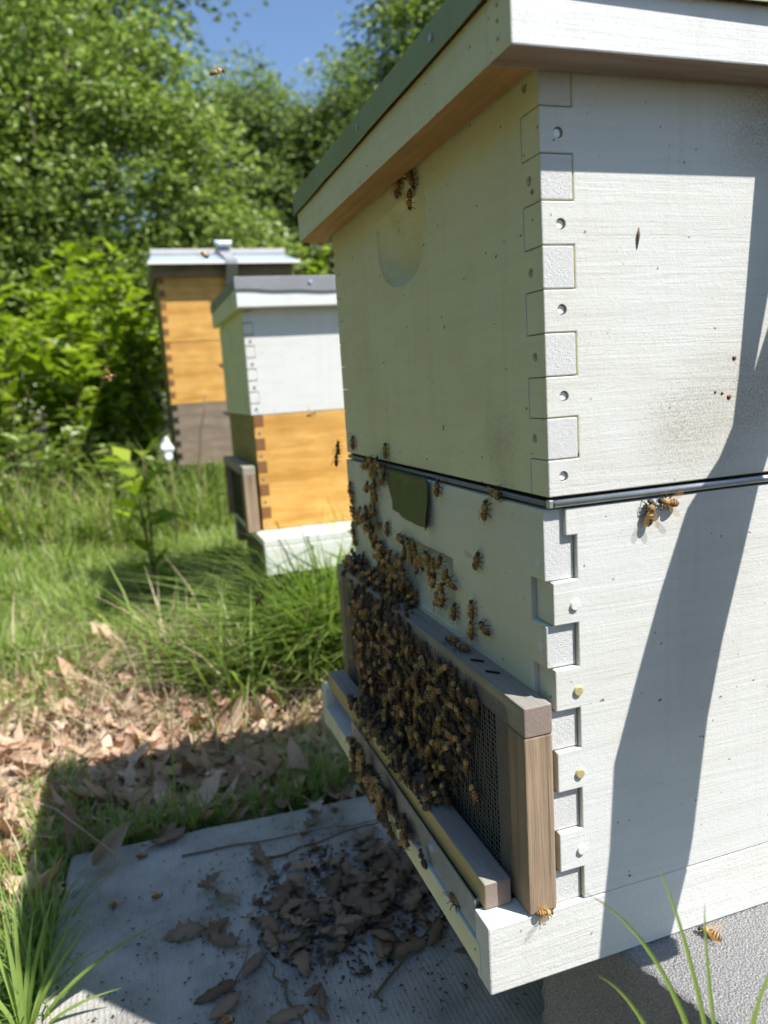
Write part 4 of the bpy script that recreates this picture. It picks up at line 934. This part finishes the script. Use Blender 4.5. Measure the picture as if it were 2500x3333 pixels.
def wing_mesh(s, spread, lift, length=9.2):
    out = [(0, 0), (.25, .10), (.55, .17), (.82, .19), (1.0, .08), (.97, -.06), (.78, -.17), (.5, -.19), (.22, -.12)]
    ang = math.pi - spread; d = Vector((math.cos(ang), s * math.sin(ang), 0)); e = Vector((-math.sin(ang) * s, math.cos(ang), 0)) * 1.0
    vs = [Vector((1.6, s * 1.2, 1.7)) + d * (u * length) + e * (w * length) + Vector((0, 0, lift * u * length - .4 * w)) for u, w in out]
    me = bpy.data.meshes.new('wing'); me.from_pydata([v * .001 for v in vs], [], [tuple(range(len(vs)))]); me.update(); me.materials.append(M['wing']); return me
BODY = [bee_mesh(c)[0] for c in (0.0, .5, 1.1)]
BARE, LEGM = bee_mesh(.3, False, 'honeybee')
WING = {k: (wing_mesh(-1, a, l), wing_mesh(1, a, l)) for k, (a, l) in {'fold': (R(14), -.02), 'half': (R(32), .05), 'open': (R(78), .12)}.items()}
nbee = [0]
def bee(pos, normal, head, label, group=None, detail=False, wings='fold', scale=1.0, h=3.1):
    scale *= 1.17
    N = Vector(normal).normalized(); X = Vector(head); X = (X - N * X.dot(N)).normalized(); Y = N.cross(X)
    me = BARE if detail else BODY[nbee[0] % 3]; nbee[0] += 1
    o = bpy.data.objects.new('honeybee', me); C.objects.link(o)
    p = W(*pos) + N * h * .001
    o.matrix_world = Matrix(((X.x, Y.x, N.x, p.x), (X.y, Y.y, N.y, p.y), (X.z, Y.z, N.z, p.z), (0, 0, 0, 1))) @ Matrix.Scale(scale, 4)
    tag(o, label, 'bee', group)
    for w in WING[wings]:
        c = bpy.data.objects.new('wing', w); C.objects.link(c); c.parent = o
    if detail:
        for lm in LEGM:
            c = bpy.data.objects.new('leg', lm); C.objects.link(c); c.parent = o
    return o
rb = random.Random(21)
FN = (-1, 0, 0)
def fdir(deg, jit=0):                       # heading on the front face: 0 = up, positive leans to the near corner
    a = R(deg + rb.uniform(-jit, jit)); return (0, -math.sin(a), math.cos(a))
# single bees on the shaded front of the hive
for (x, y, z, d, lab, wg) in (
    (0, 184, 472, -110, 'bee with striped abdomen tucked highest under the lid above the handhold', 'fold'), (0, 174, 464, 160, 'bee clinging below the topmost one under the lid', 'fold'),
    (0, 205, 466, 35, 'bee climbing toward the lid left of the handhold top', 'half'), (0, 181, 452, -170, 'bee heading down onto the edge of the round handhold', 'half'), (0, 212, 476, -60, 'bee half hidden under the lid rim, leftmost there', 'fold'),
    (0, 379, 264, 10, 'bee at the bottom left corner of the upper white box', 'half'), (0, 275, 262, 5, 'bee walking up alone just above the metal rim, right of the far corner', 'half'),
    (-2.5, 150, 242, 20, 'bee hanging beside the right edge of the green tape', 'fold'), (-2.5, 71, 236, 15, 'small bee alone near the top of the lower box, right of the tape', 'fold'),
    (-2.5, 87, 199, 25, 'bee with one raised wing alone in the middle of the white front', 'open'), (-2.5, 163, 151, 60, 'bee just above the screen frame, leftmost of the loose row', 'half'), (-2.5, 130, 152, 15, 'bee walking up, second in the loose row above the screen frame', 'fold'),
    (-2.5, 99, 162, 0, 'bee walking straight up above two others near the screen frame', 'fold'), (-2.5, 80, 154, -70, 'rightmost bee of the trio above the screen frame', 'fold'), (-2.5, 101, 147, 5, 'lowest bee of the trio above the screen frame', 'fold'),
    (-2.5, 276, 191, 8, 'bee walking up alone left of the sloping handhold', 'half')):
    bee((x, y, z), FN, fdir(d), lab, 'single bees on the front', True, wg, 1.0)
bee((-2.2, 55, 248.5), FN, (0, -1, .05), 'amber bee squeezing into the gap along the metal rim', 'single bees on the front', True, 'fold')
bee((64, 0, 237), (0, -1, 0), (.10, 0, 1), 'bee walking up the sunlit side just below the metal rim', 'bees on the sunny side', True, 'fold', 1.08)
bee((77, 0, 241.5), (0, -1, 0), (-1, 0, .25), 'golden bee facing left beside its neighbour on the sunlit side', 'bees on the sunny side', True, 'half', 1.0)
bee((-12, -1, 0), (.1, -.75, .6), (1, .1, -.3), 'dead bee stuck at the edge of the white rail under the frame post', None, True, 'half', .8, 2)
bee((103, -9, -45.5), (0, -.3, 1), (-.4, .3, .9), 'bee standing on the rough concrete block against the white rail', None, True, 'half')
bee((-46.8, 52, -20.5), (0, 0, 1), (.1, -1, 0), 'bee walking alone on the ledge beside the metal strip', None, True, 'fold', 1.12)
bee((-23, 62, 50), FN, fdir(-50), 'bee alone low on the bare mesh near the frame post', None, True, 'fold')
bee((-23, 72, 64), FN, fdir(20), 'bee on the bare mesh just above the lowest one', None, True, 'fold')
for (y, z, k) in ((392, 216, 0), (387, 206, 1), (386, 190, 2), (391, 174, 3), (388, 162, 4)):
    bee((-2.5, y, z), FN, fdir(0, 15), 'bee on the far vertical edge of the lower box', 'bees along the far edge')
for (x, y, z, lab) in ((-10, 402, 258, 'bee leaving the far edge of the hive at the metal rim'), (-12, 404, 246, 'bee hovering at the far edge just below the metal rim')):
    bee((x, y, z), (-.6, .6, 0), (0, .2, 1), lab, None, False, 'half')
# crowds
def inpoly(p, poly):
    r = False; j = len(poly) - 1
    for i in range(len(poly)):
        (xi, yi), (xj, yj) = poly[i], poly[j]
        if (yi > p[1]) != (yj > p[1]) and p[0] < (xj - xi) * (p[1] - yi) / (yj - yi) + xi: r = not r
        j = i
    return r
def poisson(poly, dist, n, tries=6000):
    xs = [p[0] for p in poly]; ys = [p[1] for p in poly]; out = []
    for _ in range(tries):
        p = (rb.uniform(min(xs), max(xs)), rb.uniform(min(ys), max(ys)))
        if inpoly(p, poly) and all((p[0] - q[0]) ** 2 + (p[1] - q[1]) ** 2 > dist * dist for q in out): out.append(p)
        if len(out) >= n: break
    return out
for y, z in poisson([(345, 252), (272, 252), (286, 212), (352, 200), (300, 190)], 7, 20):
    bee((-2.5 - rb.uniform(0, 4), y, z), FN, fdir(0, 120), 'bee in the small knot beside the green tape', 'bees beside the tape')
for y, z in poisson([(366, 196), (303, 196), (287, 168), (235, 174), (213, 156), (240, 134), (293, 134), (385, 130), (230, 128)], 6.5, 48):
    bee((-2.5 - rb.uniform(0, 7), y, z), (-1, rb.uniform(-.5, .5), rb.uniform(-.4, .5)), fdir(0, 140), 'bee in the crowd on the white front above the far end of the screen', 'bees above the screen', False, rb.choice(('fold', 'half')), rb.uniform(.92, 1.08))
RIMP = [(239, 188), (229, 189), (218, 188), (208, 186), (198, 188), (188, 187), (178, 186), (168, 186), (158, 184), (148, 183), (140, 181), (137, 172), (143, 162), (150, 168), (160, 172), (172, 174), (184, 176), (198, 176), (212, 178), (225, 178), (150, 156)]
for y, z in RIMP: bee((-2.5 - rb.uniform(0, 3), y + rb.uniform(-6, 6), z + rb.uniform(-6, 3)), FN, fdir(rb.uniform(-180, 180)), 'bee around the lip of the sloping handhold in the lower box', 'bees at the sloping handhold')
for _ in range(22): bee((rb.uniform(-19, -4), rb.uniform(205, 392), 132.5 + rb.uniform(0, 9)), (-.5, 0, 1), (rb.uniform(-1, 1), rb.uniform(-1, 1), 0), 'bee on the top rail of the screen toward its far end', 'bees on the top rail')
for y, lab in ((118, 'bee on the top rail of the screen, right of the crowd'), (101, 'rightmost bee on the top rail of the screen')): bee((-13, y, 132.5), (0, 0, 1), (-.3, 1, 0), lab, None, True)
SCP = [(330, 128), (217, 128), (160, 124), (118, 122), (82, 118), (54, 122), (50, 108), (66, 84), (82, 56), (108, 22), (124, 20), (182, 18), (267, 16), (338, 22), (340, 86)]
crowd = poisson(SCP, 11, 100, 20000)
for y, z in crowd: bee((-22.5 - rb.uniform(1.5, 9) * (1 if 90 < y < 320 else .4), y, z), (-1, rb.uniform(-.55, .55), rb.uniform(-.4, .6)), fdir(10, 110), 'bee packed in the dense cluster covering the wire mesh', 'bees clustered on the mesh', False, rb.choice(('fold', 'fold', 'half')), rb.uniform(.92, 1.08))
for k in range(25):
    y = rb.uniform(96, 300); bee((-45.5 + rb.uniform(-2, 12), y, 17.5 + rb.uniform(-1, 6)), (-.7, 0, .8), (rb.uniform(-.6, .6), rb.uniform(-1, 1), rb.uniform(-.8, .8)), 'bee in the row crawling over the pine stick', 'bees on the stick')
for k in range(20):
    y = rb.uniform(120, 285); bee((-52.5, y, -24 + rb.uniform(-9, 22)), (-1, 0, .4), (0, rb.uniform(-1, 1), rb.uniform(-1, 1)), 'bee in the beard hanging over the edge of the landing ledge', 'bees on the ledge edge')
# the bees under the visible layer, too packed to tell apart
def bee_mass():
    src = BODY[0]; co = np.empty(len(src.vertices) * 3, np.float32); src.vertices.foreach_get('co', co); co = co.reshape(-1, 3)
    fs = [tuple(p.vertices) for p in src.polygons if len(p.vertices) == 4 and p.material_index == 0]; F0 = np.array(fs); V = []; F = []; b = 0
    pts = [(y, z, -22.5 - rb.uniform(0, 2)) for y, z in poisson(SCP, 6.6, 300, 12000)] + [(rb.uniform(215, 388), rb.uniform(126, 150), rb.uniform(-9, -5)) for _ in range(55)] + [(rb.uniform(190, 385), rb.uniform(120, 138), rb.uniform(-25, -10)) for _ in range(45)]
    pts += [(98 + 205 * rb.random() ** .8, 19 + rb.uniform(-3, 8), -46 + rb.uniform(-1, 16)) for _ in range(100)] + [(100 + 195 * rb.random() ** .8, -17 + rb.uniform(-4, 4), -47 + rb.uniform(-5, 4)) for _ in range(80)] + [(rb.uniform(165, 280), -28 + rb.uniform(-12, 10), -53) for _ in range(30)]
    for y, z, x in pts:
        a = rb.uniform(0, 6.28); X = Vector((0, math.sin(a), math.cos(a))); N = Vector((-1, 0, 0)); Y = N.cross(X); Rm = np.array([[X.x, Y.x, N.x], [X.y, Y.y, N.y], [X.z, Y.z, N.z]])
        V.append(co * 1.15 @ Rm.T + np.array(W(x, y, z))); F.append(F0 + b); b += len(co)
    o = quads_mesh('bee_mass', np.concatenate(V), np.concatenate(F), 'bee', smooth=True); tag(o, 'inner layer of bees packed behind the visible ones on the mesh', kind='stuff')
bee_mass()
# in the air
for (p, hd, lab, sc_) in (((-102, 404, 618), (1, -.2, .35), 'bee flying high against the far trees', 1.0), ((-103, 656, 498), (.4, .3, -.9), 'pale winged bee flying in front of the far metal roof', 1.1), ((-232, 514, 347), (1, .1, .1), 'amber bee flying level in front of the shrubs at the left', 1.0),
                      ((52, 796, 283), (1, 0, .3), 'dark bee flying in front of the white and orange seam of the middle hive', 1.0), ((-96, 496, 82), (.4, 0, .8), 'dark bee flying low over the straw', 1.0), ((-2, 635, -22), (.8, .1, .5), 'blurred dark bee flying low beside the white hive front', 1.0)):
    bee(p, (-.25, -.6, .7), hd, lab, 'flying bees', True, 'open', sc_, 0)
for (x, y, a, lab) in ((-294, 462, 1.5, 'dead bee lying upright on the slab, leftmost'), (-247, 459, .6, 'dead bee on the slab, second from the left'), (-262, 545, .2, 'dead bee near the back left corner of the slab'), (-44, 555, .1, 'dead bee at the back edge of the slab, left of a pair'),
                       (-16, 547, 1.2, 'dead bee at the back edge of the slab, right of a pair'), (-66, 510, .4, 'dead bee by the long twig on the slab'), (-192, 387, 1.6, 'dead bee left of the leaf heap on the slab'), (-193, 253, .3, 'dead bee at the bottom edge of the picture on the slab')):
    bee((x, y, -235), (.3, .1, .9), (math.cos(a), math.sin(a), 0), lab, 'dead bees on the slab', True, 'half', 1.0, 2.4)
bpy.context.view_layer.update()
print('BEES', nbee[0])
